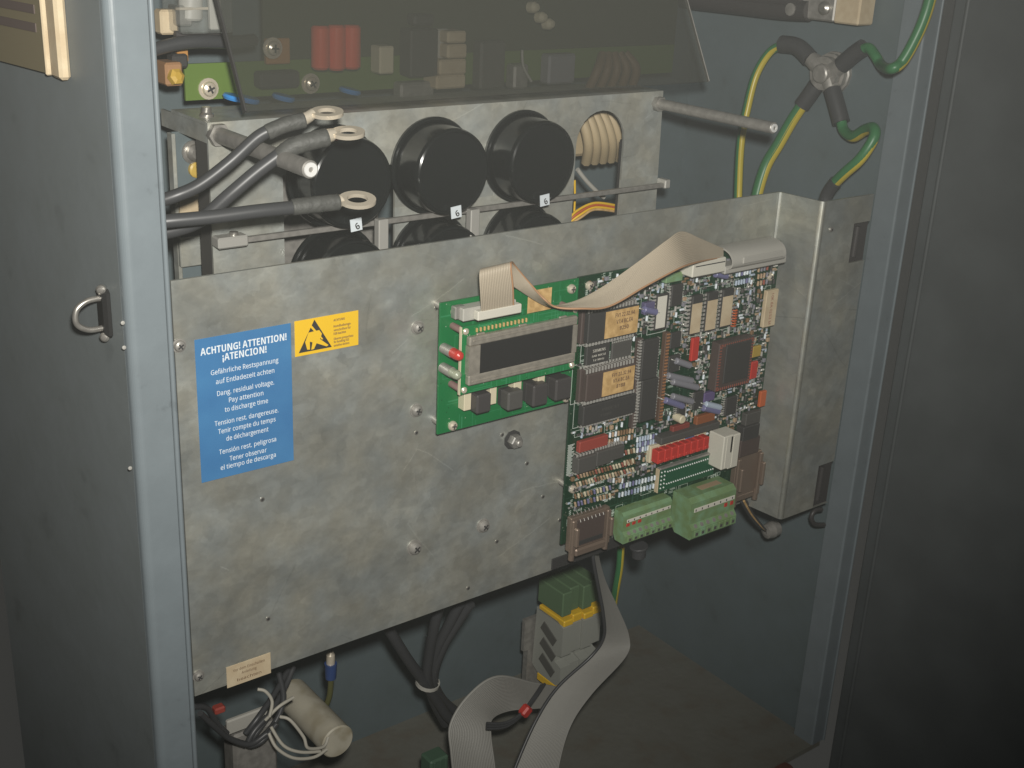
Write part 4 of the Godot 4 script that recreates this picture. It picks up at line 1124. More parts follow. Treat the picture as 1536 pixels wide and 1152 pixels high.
func capacitor_shelf() -> void:
	var zf := -70.0
	var x0 := 51.0
	var yt := 52.0
	var xa: float = (Vector3(89.8, 11.0, -70.0)).x
	var xb: float = (Vector3(155.7, 4.2, -70.0)).x
	var xw: float = (Vector3(281.0, 11.3, -70.0)).x
	var xr: float = (Vector3(319.0, 8.0, -70.0)).x
	var yo: float = (Vector3(92.0, 23.6, -70.0)).y
	var t := thing("capacitor_bracket", "sheet steel bracket holding the black capacitors behind the plate", "bracket", Vector3(x0, -70, zf))
	obj("front_sheet", Mb.new().span(Vector3(x0, -70, zf - 1.5), Vector3(xa, yt, zf)), M.zinc_old, t)
	obj("front_sheet", Mb.new().span(Vector3(xa, yo, zf - 1.5), Vector3(xb, yt, zf)), M.zinc_old, t)
	obj("front_sheet", Mb.new().span(Vector3(xb, -70, zf - 1.5), Vector3(xw, yt, zf)), M.zinc_old, t)
	var p := PackedVector2Array([Vector2(xw, yt), Vector2(xw, yt - 6.0)])
	var rad := (xr - xw) / 2.0
	for i in 13:
		var a := PI - PI * i / 12.0
		p.append(Vector2(xw + rad + cos(a) * rad, yt - 9.0 - rad + sin(a) * rad))
	p.append(Vector2(xr, -70)); p.append(Vector2(352, -70)); p.append(Vector2(348.5, yt))
	obj("front_sheet", Mb.new().prism(p, Vector3(0, 0, zf), Vector3(1, 0, 0), Vector3(0, 1, 0), 1.5), M.zinc_old, t)
	obj("inner_sheet", Mb.new().span(Vector3(xa - 6, -70, -98), Vector3(xb + 6, yo + 6, -96.5)), M.steel_dull, t)
	obj("inner_side", Mb.new().span(Vector3(xa - 4, -70, -96.4), Vector3(xa - 2.5, yo + 4, zf - 1.6)), M.chip_grey, t)
	obj("window_edge", Mb.new().span(Vector3(xr - 0.2, -70, zf - 3.5), Vector3(xr + 1.6, yt - 9.0 - rad, zf - 1.6)), M.dark, t)
	obj("top_flange", Mb.new().span(Vector3(x0, yt - 1.5, -112), Vector3(348.5, yt, zf - 1.6)), M.zinc_old, t)
	obj("side_flange", Mb.new().span(Vector3(x0, yt - 10.0, -125), Vector3(x0 + 1.5, yt - 1.6, zf - 1.6)), M.zinc_old, t)
	obj("side_return_shaded", Mb.new().span(Vector3(x0, -70, -84), Vector3(x0 + 1.5, yt - 10.2, zf - 1.6)), M.chip_grey, t)  # dark colour puts shade on the bracket return
	var sc: Vector3 = Vector3(52.9, 51.9, -92.0)
	obj("flange_screw", Mb.new().lathe(Vector3(58, yt, -86), Vector3(0, 1, 0), [[3.4, 0], [3.4, 1.2], [2.4, 2.2], [2.4, 4.6], [0, 4.8]], 12), M.steel, t)
	# round tie rods standing out towards the front
	for r in [[Vector3(55.6, 46.3, -70.0), 3.9, 91.0], [Vector3(343.8, 44.7, -70.0), 3.2, 94.0]]:
		var a: Vector3 = r[0]
		var rod := obj("tie_rod", Mb.new().cyl(a, a + Vector3(0, 0, r[2]), r[1], 18, 0.5), M.steel_dull, t)
		obj("rod_end_highlight", Mb.new().lathe(a + Vector3(0, 0, r[2]), Vector3(0, 0, 1), [[r[1] - 0.7, -0.1], [r[1] - 0.9, 0.5], [1.2, 0.5], [1.0, -0.6], [0, -0.6]], 16), flat(0.80, 0.80, 0.78, 0.3, 0.2), rod)  # near-white colour paints the highlight on the rod tip
		obj("collar", Mb.new().cyl(a, a + Vector3(0, 0, 4.0), r[1] * 1.45, 6), M.steel_dull, rod)
	# clamp bar
	var c0: Vector3 = Vector3(56.5, -4.3, -62.0)
	var c1: Vector3 = Vector3(350.8, -6.6, -62.0)
	var b := thing("clamp_bar", "thin steel bar running between the round capacitors just above the plate", "bar", Vector3(c0.x, c0.y, -62))
	obj("bar", Mb.new().span(Vector3(c0.x, c0.y - 1.6, -64), Vector3(c1.x, c0.y + 1.2, -61), 0.4), M.steel_dull, b)
	obj("left_clip", Mb.new().span(Vector3(c0.x - 7.0, c0.y - 3.0, -68), Vector3(c0.x + 9.0, c0.y + 2.6, -60), 0.8), M.tin, b)
	obj("right_clip", Mb.new().span(Vector3(c1.x - 3.5, c0.y - 2.2, -68), Vector3(c1.x + 1.0, c0.y + 3.2, -60), 0.6), M.tin, b)
	obj("clip_screw", Mb.new().lathe(Vector3(c0.x + 3.0, c0.y + 2.4, -64), Vector3(0, 1, 0), [[2.2, 0], [2.2, 1.6], [0, 2.0]], 10), M.steel, b)
	for u in [[Vector3(136.3, -8.3, -52.0)], [Vector3(194.6, -9.4, -52.0)]]:
		var q: Vector3 = u[0]
		var pi := thing("spacer_post", "pale spacer post below the clamp bar, between the first and second capacitor" if u[0].x < 170.0 else "pale spacer post below the clamp bar, between the second and third capacitor", "spacer", q)
		obj("post_body", Mb.new().box(q, Vector3(6.0, 17.0, 5.0), 0.5), M.tin, pi)
		obj("post_foot", Mb.new().box(q + Vector3(0, -11, -4), Vector3(9.0, 5.0, 12.0), 0.5), M.steel_dull, pi)
	# capacitors: three in the upper row, three more below whose tops just show over the plate
	var centres := [Vector3(117.9, 23.9, -49.0), Vector3(179.0, 23.3, -49.0), Vector3(240.0, 23.2, -49.0)]
	var names := ["black round capacitor at the left, behind the cable lugs", "black round capacitor in the middle of the upper row of three", "black round capacitor at the right end of the upper row beside the window"]
	var low := ["black capacitor of the lower row, just left of the first pale spacer post", "black capacitor of the lower row, between the two pale spacer posts", "black capacitor of the lower row, right of the second pale spacer post"]
	var proto: Node3D = null
	var made := 0
	for row in 2:
		for i in 3:
			var at: Vector3 = centres[i]
			at.z = -70.0
			at.y = (centres[1] as Vector3).y - 2.6 - row * 52.0
			at.x = (centres[1] as Vector3).x + (i - 1) * ((centres[2] as Vector3).x - (centres[0] as Vector3).x) / 2.0
			if proto == null:
				proto = thing("capacitor", names[0], "capacitor", at, "black round capacitors on the bracket")
				obj("can", Mb.new().lathe(at, Vector3(0, 0, 1), [[24.0, 0], [23.5, 8.0], [23.1, 18.5], [22.5, 20.6], [21.6, 21.2], [21.1, 20.4], [20.8, 19.8], [0, 19.8]], 48), M.bakelite, proto)
				obj("flange_ring", Mb.new().lathe(at, Vector3(0, 0, 1), [[26.4, 0], [26.4, 1.6], [25.8, 2.4], [24.8, 2.4], [24.0, 1.2]], 48), M.bakelite, proto)
			else:
				var d: Node3D = proto.duplicate()
				d.name = numbered("capacitor")
				add_child(d)
				d.position = at * K
				wp[d] = at
				d.set_meta("label", names[i] if row == 0 else low[i])
			if row == 0:
				var g: Vector3 = [Vector3(118.4, 0.1, -47.4), Vector3(180.0, -0.1, -47.4), Vector3(240.7, 0.1, -47.4)][i]
				var tg := thing("capacitor_tag", ["white tag below the left black capacitor", "white tag below the middle black capacitor", "white tag below the right black capacitor"][i], "tag", g, "white tags on the capacitors")
				obj("tag_paper", Mb.new().box(g, Vector3(6.6, 6.4, 0.4), 0.0, Basis(Vector3(0, 0, 1), 0.10)), M.white_print, tg)
				lettering("number", [["6", g.x + 0.6, g.y - 0.8, 3.4, 2.2, 0.5]], g.z + 0.3, M.ink, tg)
	# coil and wires seen through the window
	var co: Vector3 = Vector3(332.0, 23.2, -108.0)
	var cl := thing("coil", "tan wound coil seen through the round topped window in the bracket", "coil", co)
	for i in 6:
		obj("winding", Mb.new().tube(curve([co + Vector3(-24 + i * 5.5, 22, -6), co + Vector3(-20 + i * 6.0, 9, 6), co + Vector3(-15 + i * 6.5, -6, 8), co + Vector3(-7 + i * 7.0, -20, -2)], 5), 3.4, 8), M.coil, cl)
	obj("core", Mb.new().box(co + Vector3(0, 3, -9), Vector3(52, 40, 8), 2.0), M.coil, cl)
	var w := thing("yellow_wires", "loose yellow and orange wires behind the bottom of the bracket window", "wires", Vector3(301.5, -19.1, -80.0))
	for i in 4:
		obj("wire", Mb.new().tube(curve([Vector3(286.9, -23.7, -80.0) + Vector3(i * 1.2, -i * 2.0, -i * 2.0), Vector3(294.0, -19.5, -80.0) + Vector3(i, 1.0 - i * 1.6, 0), Vector3(307.8, -16.9, -80.0) + Vector3(0, 1.6 - i * 1.4, 0), Vector3(326.4, -20.1, -80.0) + Vector3(0, 1.2 - i * 1.3, 0)], 6), 0.8, 8), [M.yellow, M.orange, M.yellow, M.label][i], w)
	obj("wire", Mb.new().tube(curve([Vector3(293.6, 6.4, -82.0), Vector3(301.8, -1.7, -82.0), Vector3(312.3, -10.2, -82.0), Vector3(316.9, -13.2, -82.0)], 6), 1.4, 8), M.grey_plastic, w)
	obj("wire", Mb.new().tube(curve([Vector3(293.7, -0.6, -84.0), Vector3(294.8, -13.0, -84.0), Vector3(294.9, -27.6, -84.0)], 4), 0.7, 8), M.yellow, w)
	# three power cables with ring lugs, coming from behind the left post
	lug_cable("black cable with ring lug, uppermost of the three at the left post", [Vector3(1.9, 25.7, -30.0), Vector3(15.5, 29.1, -28.0), Vector3(25.7, 33.9, -24.0), Vector3(38.4, 43.5, -20.0), Vector3(50.5, 53.5, -18.0), Vector3(57.1, 57.1, -16.0)], 2.9, [Vector3(54.4, 55.8, -16.0), Vector3(62.6, 59.1, -14.0), Vector3(71.1, 60.9, -12.0)], 3.8, Vector3(80.6, 64.0, -9.0), Vector3(0.86, 0.02, 0.5), Vector3(0.05, 1, 0.35), 5.6, 7.4)
	lug_cable("black cable with ring lug, middle one of the three, crossing the tie rod", [Vector3(1.1, 13.1, -30.0), Vector3(11.7, 14.9, -24.0), Vector3(22.3, 19.8, -18.0), Vector3(34.0, 31.1, -12.0), Vector3(45.1, 40.8, -8.0), Vector3(56.1, 49.3, -4.0), Vector3(60.0, 52.2, -2.0)], 3.1, [Vector3(53.8, 45.6, -6.0), Vector3(59.9, 51.7, -2.0), Vector3(74.9, 55.6, 2.0)], 4.3, Vector3(83.2, 57.2, 5.0), Vector3(0.86, 0.02, 0.5), Vector3(0.05, 1, 0.35), 5.6, 7.4)
	lug_cable("black cable with ring lug, lowest of the three, lying level before the capacitor", [Vector3(-4.8, 22.3, -14.0), Vector3(6.2, 23.1, -10.0), Vector3(23.2, 23.8, -6.0), Vector3(43.1, 25.1, -2.0), Vector3(58.3, 25.4, 0.0)], 3.0, [Vector3(57.6, 25.5, 0.0), Vector3(67.1, 26.1, 2.0), Vector3(78.9, 26.5, 4.0)], 4.0, Vector3(86.1, 27.5, 8.0), Vector3(0.82, -0.03, 0.57), Vector3(0.08, 0.95, 0.5), 6.2, 8.4)

func power_section() -> void:
	var z := -114.0
	var a: Vector3 = Vector3(59.9, 73.3, -114.0)
	var e: Vector3 = Vector3(398.3, 41.8, -114.0)
	var t := thing("power_board", "green power circuit board with red cylinders behind the smoked cover sheet", "circuit board", Vector3(a.x, 54, z))
	obj("board", Mb.new().span(Vector3(a.x, (Vector3(67.5, 55.4, -114.0)).y, z - 1.6), Vector3(e.x, a.y + 0.0, z)), M.fr4, t)
	obj("upper_board_dimmed", Mb.new().span(Vector3((Vector3(103.4, 83.7, -114.0)).x, a.y + 0.2, z - 1.6), Vector3(e.x, 190, z)), flat(0.05, 0.06, 0.03, 0.6), t)  # same board, colour darkened as if dimmed by the smoked sheet
	for s in [Vector3(72.0, 60.8, -114.0), Vector3(130.0, 60.7, -114.0), Vector3(105.2, 80.4, -108.0)]:
		obj("washer", Mb.new().lathe(s, Vector3(0, 0, 1), [[5.4, 0], [5.4, 0.8], [3, 1.0]], 16), M.tinned, t)
		pan_screw(t, s + Vector3(0, 0, 0.8), 3.8, M.tinned)
	for q in [[Vector3(128.6, 91.8, -100.0), Vector3(128.3, 69.8, -100.0)], [Vector3(138.0, 92.0, -100.0), Vector3(137.8, 69.1, -100.0)], [Vector3(147.1, 91.8, -100.0), Vector3(147.0, 69.4, -100.0)]]:
		obj("red_cylinder", Mb.new().cyl(Vector3(q[0].x, q[1].y, -100), Vector3(q[0].x, q[0].y, -100), 4.9, 18, 1.2), flat(0.78, 0.10, 0.045, 0.22), t)
	for q in [[Vector3(207.2, 87.3, -98.0), Vector3(220.1, 80.9, -98.0)], [Vector3(207.4, 80.2, -98.0), Vector3(220.8, 72.6, -98.0)], [Vector3(202.3, 72.1, -98.0), Vector3(220.7, 63.8, -98.0)], [Vector3(200.3, 63.6, -98.0), Vector3(220.5, 56.1, -98.0)]]:
		obj("ceramic_block", Mb.new().span(Vector3(q[0].x, q[1].y, -112), Vector3(q[1].x, q[0].y, -98), 1.0), M.cream, t)
	obj("grey_block", Mb.new().span(Vector3(204.6, 56.0, -110.0), Vector3(213.7, 87.8, -110.0) + Vector3(0, 0, 4), 0.8), M.grey_plastic, t)
	obj("copper_tab", Mb.new().span(Vector3(102.9, 71.9, -113.0), Vector3(116.6, 84.8, -113.0) + Vector3(0, 0, 3), 0.5), flat(0.40, 0.20, 0.07, 0.45), t)
	obj("ivory_block", Mb.new().span(Vector3(165.9, 65.4, -112.0), Vector3(175.1, 80.0, -112.0) + Vector3(0, 0, 10), 0.8), M.ivory, t)
	obj("dark_block", Mb.new().span(Vector3(184.4, 63.2, -112.0), Vector3(202.5, 88.5, -112.0) + Vector3(0, 0, 12), 0.8), M.chip, t)
	for q in [Vector3(81.6, 57.3, -104.0), Vector3(88.9, 56.0, -104.0), Vector3(108.9, 55.9, -104.0), Vector3(148.5, 57.3, -104.0)]:
		obj("blue_disc", Mb.new().lathe(q, Vector3(0.2, 1, 0.1), [[0, -1.6], [5.5, -1.2], [6.2, 0], [5.5, 1.2], [0, 1.6]], 16), flat(0.04, 0.26, 0.66, 0.3), t)
	for q in [[Vector3(234.8, 80.5, -112.0), Vector3(252.8, 53.4, -112.0)], [Vector3(259.5, 66.6, -112.0), Vector3(270.3, 52.5, -112.0)], [Vector3(285.4, 71.5, -112.0), Vector3(306.5, 54.0, -112.0)], [Vector3(180.9, 59.7, -112.0), Vector3(203.3, 51.3, -112.0)], [Vector3(189.1, 95.9, -112.0), Vector3(202.4, 90.0, -112.0)], [Vector3(96.3, 68.9, -112.0), Vector3(119.0, 60.5, -112.0)]]:
		obj("small_part", Mb.new().span(Vector3(q[0].x, q[1].y, -113), Vector3(q[1].x, q[0].y, -104), 1.2), [M.chip_grey, M.brown_part, M.chip, M.steel_dull, M.grey_cap][rng.randi() % 5], t)
	for q in [Vector3(268.0, 99.2, -100.0), Vector3(274.3, 93.5, -100.0), Vector3(280.0, 89.7, -100.0)]:
		obj("pale_lamp", Mb.new().lathe(q, Vector3(0.2, 0.1, 1), [[3.2, -3], [3.2, 1], [2, 3.2], [0, 3.8]], 12), M.ivory, t)
	obj("thin_wire", Mb.new().tube(curve([Vector3(261.1, 75.5, -100.0), Vector3(262.7, 66.0, -100.0), Vector3(269.2, 57.3, -100.0)], 5), 0.8, 6), M.grey_plastic, t)
	var co: Vector3 = Vector3(332.9, 56.0, -100.0)
	for i in 5:
		obj("choke_winding", Mb.new().tube(curve([co + Vector3(-20 + i * 9.0, -8, 0), co + Vector3(-17 + i * 8.0, 6, 5), co + Vector3(-9 + i * 4.5, 15, 0)], 5), 3.0, 8), M.brown_part, t)

	# smoked plastic sheet, leaning back
	var bl := Vector3(58.9, 60.2, -45)
	var up := Vector3(0, 38.4, -21).normalized()
	var nrm := Vector3(0, 21, 38.4).normalized()
	var s := thing("cover_sheet", "smoked transparent plastic sheet leaning over the power board", "cover sheet", bl)
	obj("sheet", Mb.new().box(bl + Vector3(150.7, 0, 0) + up * 62.0, Vector3(301.4, 124.0, 2.0), 0.3, Basis(Vector3(1, 0, 0), up, nrm)), M.smoked, s)
	obj("right_edge_glint", Mb.new().box(bl + Vector3(301.8, 0, 0) + up * 62.0, Vector3(0.5, 124.0, 2.2), 0.1, Basis(Vector3(1, 0, 0), up, nrm)), M.steel_dull, s)  # pale strip paints the light line along the sheet edge
	obj("left_edge_dark", Mb.new().box(bl + Vector3(-0.5, 0, 0) + up * 62.0, Vector3(0.9, 124.0, 3.2), 0.2, Basis(Vector3(1, 0, 0), up, nrm)), M.chip, s)  # black strip paints the dark look of the polished sheet edge

	# clear relay, fuse link and cable in the upper left corner
	var r := thing("clear_relay", "clear plastic cased relay at the top left beside the left post", "relay", Vector3(57.8, 91.0, -100.0))
	obj("case", Mb.new().span(Vector3(49.1, 90.3, -112.0), Vector3(75.9, 116.2, -112.0) + Vector3(0, 0, 22), 1.0), M.clear, r)
	obj("armature", Mb.new().span(Vector3(51.1, 93.0, -110.0), Vector3(59.4, 102.5, -110.0) + Vector3(0, 0, 10), 0.8), M.steel, r)
	obj("winding", Mb.new().cyl(Vector3(59.8, 95.3, -104.0), Vector3(60.6, 110.6, -104.0), 6.0, 14, 1.0), M.grey_plastic, r)
	obj("contact", Mb.new().span(Vector3(50.6, 100.4, -100.0), Vector3(66.9, 101.7, -100.0) + Vector3(0, 0, 2), 0.3), M.tinned, r)
	obj("side_plate", Mb.new().span(Vector3(67.1, 91.2, -100.0), Vector3(73.1, 117.0, -100.0) + Vector3(0, 0, 3), 0.5), M.grey_plastic, r)
	var c := thing("black_cable", "black cable running level below the clear relay at the top left", "cable", Vector3(42.0, 85.5, -95.0))
	obj("sheath", Mb.new().tube(curve([Vector3(35.2, 82.6, -95.0), Vector3(47.6, 85.3, -95.0), Vector3(60.4, 86.2, -95.0), Vector3(77.4, 85.1, -98.0), Vector3(93.9, 84.8, -106.0)], 5), 3.2, 12), M.rubber, c)
	obj("sheath_end", Mb.new().tube(curve([Vector3(49.1, 89.3, -98.0), Vector3(61.9, 88.0, -98.0), Vector3(79.5, 89.4, -102.0)], 5), 2.0, 10), M.black, c)
	var f := thing("fuse_holder", "brown fuse holder with copper tabs behind the left post at the top", "fuse holder", Vector3(50.8, 71.3, -110.0))
	obj("body", Mb.new().span(Vector3(43.5, 65.3, -112.0), Vector3(52.3, 76.4, -112.0) + Vector3(0, 0, 14), 1.0), flat(0.36, 0.20, 0.10, 0.5), f)
	obj("copper_tab", Mb.new().span(Vector3(53.8, 75.3, -110.0), Vector3(59.4, 82.8, -110.0) + Vector3(0, 0, 3), 0.4), flat(0.48, 0.24, 0.07, 0.4), f)
	obj("brass_nut", Mb.new().lathe(Vector3(47.6, 69.5, -98.0), Vector3(0.2, 0.3, 1), [[4, 0], [4, 3], [2, 4], [0, 4]], 6, false), flat(0.55, 0.36, 0.06, 0.4), f)
	obj("upper_block", Mb.new().span(Vector3(44.9, 88.6, -112.0), Vector3(54.0, 100.2, -112.0) + Vector3(0, 0, 8), 1.0), M.cream, f)
	obj("dark_clip", Mb.new().span(Vector3(50.0, 72.7, -112.0), Vector3(58.0, 79.4, -112.0) + Vector3(0, 0, 8), 1.0), M.chip, f)
	# mounting strip left of the bracket with screw and brass disc
	var m := thing("mounting_strip", "upright grey steel strip with a bright screw left of the capacitor bracket", "strip", Vector3(54.8, 0.7, -104.0))
	obj("strip", Mb.new().span(Vector3((Vector3(47.4, 8.4, -104.0)).x, -70, -106), Vector3((Vector3(61.6, 6.9, -104.0)).x, (Vector3(57.0, 42.3, -104.0)).y, -104), 0.3), M.paint_shaded, m)
	obj("strip_fold", Mb.new().span(Vector3((Vector3(47.0, 8.4, -104.0)).x - 0.6, -70, -108), Vector3((Vector3(48.4, 8.3, -104.0)).x, (Vector3(57.0, 41.7, -104.0)).y, -102), 0.3), M.zinc_old, m)
	var b1: Vector3 = Vector3(57.8, 31.7, -104.0)
	obj("washer", Mb.new().lathe(b1, Vector3(0, 0, 1), [[6.0, 0], [6.0, 1.2], [4, 1.4]], 16), M.steel, m)
	obj("bolt", Mb.new().lathe(b1, Vector3(0, 0, 1), [[4.2, 1.0], [4.2, 4.0], [2.6, 5.4], [0, 5.6]], 12), M.steel, m)
	obj("brass_disc", Mb.new().lathe(Vector3(58.8, 22.9, -104.0), Vector3(0, 0, 1), [[4.0, 0], [4.0, 2.0], [3, 2.6], [0, 2.6]], 14), flat(0.55, 0.38, 0.08, 0.4), m)
	obj("tan_block", Mb.new().span(Vector3(48.0, 0.8, -104.0), Vector3(61.8, 10.3, -104.0) + Vector3(0, 0, 4), 0.5), M.cream, m)
	obj("lower_clip", Mb.new().span(Vector3(46.4, -25.6, -102.0), Vector3(59.8, -10.5, -102.0) + Vector3(0, 0, 3), 0.5), M.zinc_old, m)

	# terminal at the upper right
	var q := thing("cable_clamp", "dark clamp with bright screw and beige block high on the right side panel", "clamp", Vector3(455.0, 101.7, -42.2))
	obj("cables", Mb.new().tube(curve([Vector3(452.0, 97.3, -166.2), Vector3(452.0, 97.9, -115.6), Vector3(452.0, 98.1, -74.6), Vector3(452.0, 99.4, -50.1)], 4), 6.5, 12).tube(curve([Vector3(450.0, 103.7, -152.0), Vector3(450.0, 104.1, -102.7), Vector3(450.0, 104.7, -54.7)], 4), 5.0, 10), M.black, q)
	var k: Vector3 = Vector3(458.0, 94.4, -59.7)
	var k2: Vector3 = Vector3(458.0, 95.5, -29.4)
	obj("clamp_body", Mb.new().span(Vector3(450, k.y, k.z), Vector3(464, k.y + 30, k2.z), 1.0), M.steel_dull, q)
	obj("clamp_screw", Mb.new().lathe(Vector3(450.0, 102.2, -36.7), Vector3(-1, 0, 0), [[4.2, -1], [4.2, 2], [2.4, 3.4], [0, 3.6]], 12), M.steel, q)
	obj("cable_screw", Mb.new().lathe(Vector3(446.0, 99.4, -60.7), Vector3(-1, 0, 0), [[4.0, -1], [4.0, 1], [0, 2.0]], 12), M.steel_dull, q)
	var k3: Vector3 = Vector3(458.0, 94.2, -9.8)
	obj("beige_block", Mb.new().span(Vector3(449, k3.y, k2.z + 0.6), Vector3(464, k3.y + 34, k3.z), 1.0), M.cream, q)

func earthing() -> void:
	var h: Vector3 = Vector3(456.0, 62.3, -35.3)
	var t := thing("earth_stud", "steel earth stud with stacked lugs on the right side panel", "stud", Vector3(466, h.y, h.z))
	obj("stud", Mb.new().lathe(Vector3(466, h.y, h.z), Vector3(-1, 0, 0), [[13.5, 0], [13.5, 2.5], [12.4, 3.2], [12.4, 6.5], [10.6, 7], [10.6, 12.0], [6.2, 12.1], [6.0, 15], [5.0, 15.8], [0, 15.8]], 14), M.steel_dull, t)
	var ends := [[Vector3(457.0, 69.7, -49.3), Vector3(457.0, 76.0, -60.8), Vector3(456.0, 76.3, -73.5)], [Vector3(457.0, 53.9, -41.7), Vector3(456.0, 47.1, -45.3), Vector3(455.0, 40.2, -49.4)], [Vector3(457.0, 53.1, -28.7), Vector3(456.0, 45.2, -23.3), Vector3(455.0, 34.1, -16.4)], [Vector3(457.0, 68.6, -24.0), Vector3(457.0, 76.0, -15.9), Vector3(457.0, 81.3, -8.7)]]
	for e in ends:
		var l := obj("lug", Mb.new().tube([Vector3(460, h.y, h.z), e[0]], 4.5, 8, [8.0, 5.0]), M.steel_dull, t)
		obj("sleeve", Mb.new().tube(curve(e, 5), 5.6, 12), M.rubber, l)
	earth_wire("green and yellow earth wire arching down from the stud, leftmost", [Vector3(456.0, 76.7, -70.2), Vector3(454.0, 70.5, -80.6), Vector3(450.0, 55.2, -87.0), Vector3(445.0, 34.4, -87.0), Vector3(440.0, 10.6, -84.9), Vector3(432.0, -25.2, -74.6), Vector3(430.0, -51.2, -68.3)], 3.0, Vector3(-0.4, 0.1, 0.8))
	earth_wire("green and yellow earth wire dropping straight from the stud behind the tie rod end", [Vector3(455.0, 42.5, -48.1), Vector3(453.0, 30.1, -54.4), Vector3(450.0, 13.9, -60.7), Vector3(446.0, -2.3, -66.3), Vector3(440.0, -24.2, -65.9), Vector3(438.0, -46.3, -63.1)], 3.9, Vector3(-0.1, -0.4, 0.6))
	var g := earth_wire("green and yellow earth wire curling back to the stepped side of the plate", [Vector3(455.0, 36.5, -17.3), Vector3(453.0, 30.0, -12.0), Vector3(448.0, 28.8, -0.6), Vector3(443.0, 35.2, 11.3), Vector3(438.0, 37.8, 20.6), Vector3(434.0, 33.2, 25.0), Vector3(430.0, 20.8, 20.9), Vector3(430.0, 10.0, 10.8), Vector3(432.0, 0.6, 1.6), Vector3(432.0, -3.7, -0.8)], 3.4, Vector3(-0.1, -0.7, 0.4))
	obj("black_sleeve", Mb.new().tube(curve([Vector3(431.0, 2.8, 4.1), Vector3(432.0, -4.6, -1.2), Vector3(432.0, -11.2, -2.7), Vector3(432.0, -22.9, -1.2)], 5), 4.2, 12), M.rubber, g)
	earth_wire("green and yellow earth wire leaving the cabinet over the right post", [Vector3(457.0, 79.0, -11.4), Vector3(456.0, 81.4, -4.5), Vector3(454.0, 77.5, 2.7), Vector3(450.0, 73.1, 11.0), Vector3(422.1, 75.5, 38.0), Vector3(426.1, 80.0, 42.0), Vector3(430.1, 94.0, 46.0), Vector3(433.3, 108.6, 48.0), Vector3(433.7, 128.4, 50.0)], 3.2, Vector3(0.5, -0.1, 0.5))

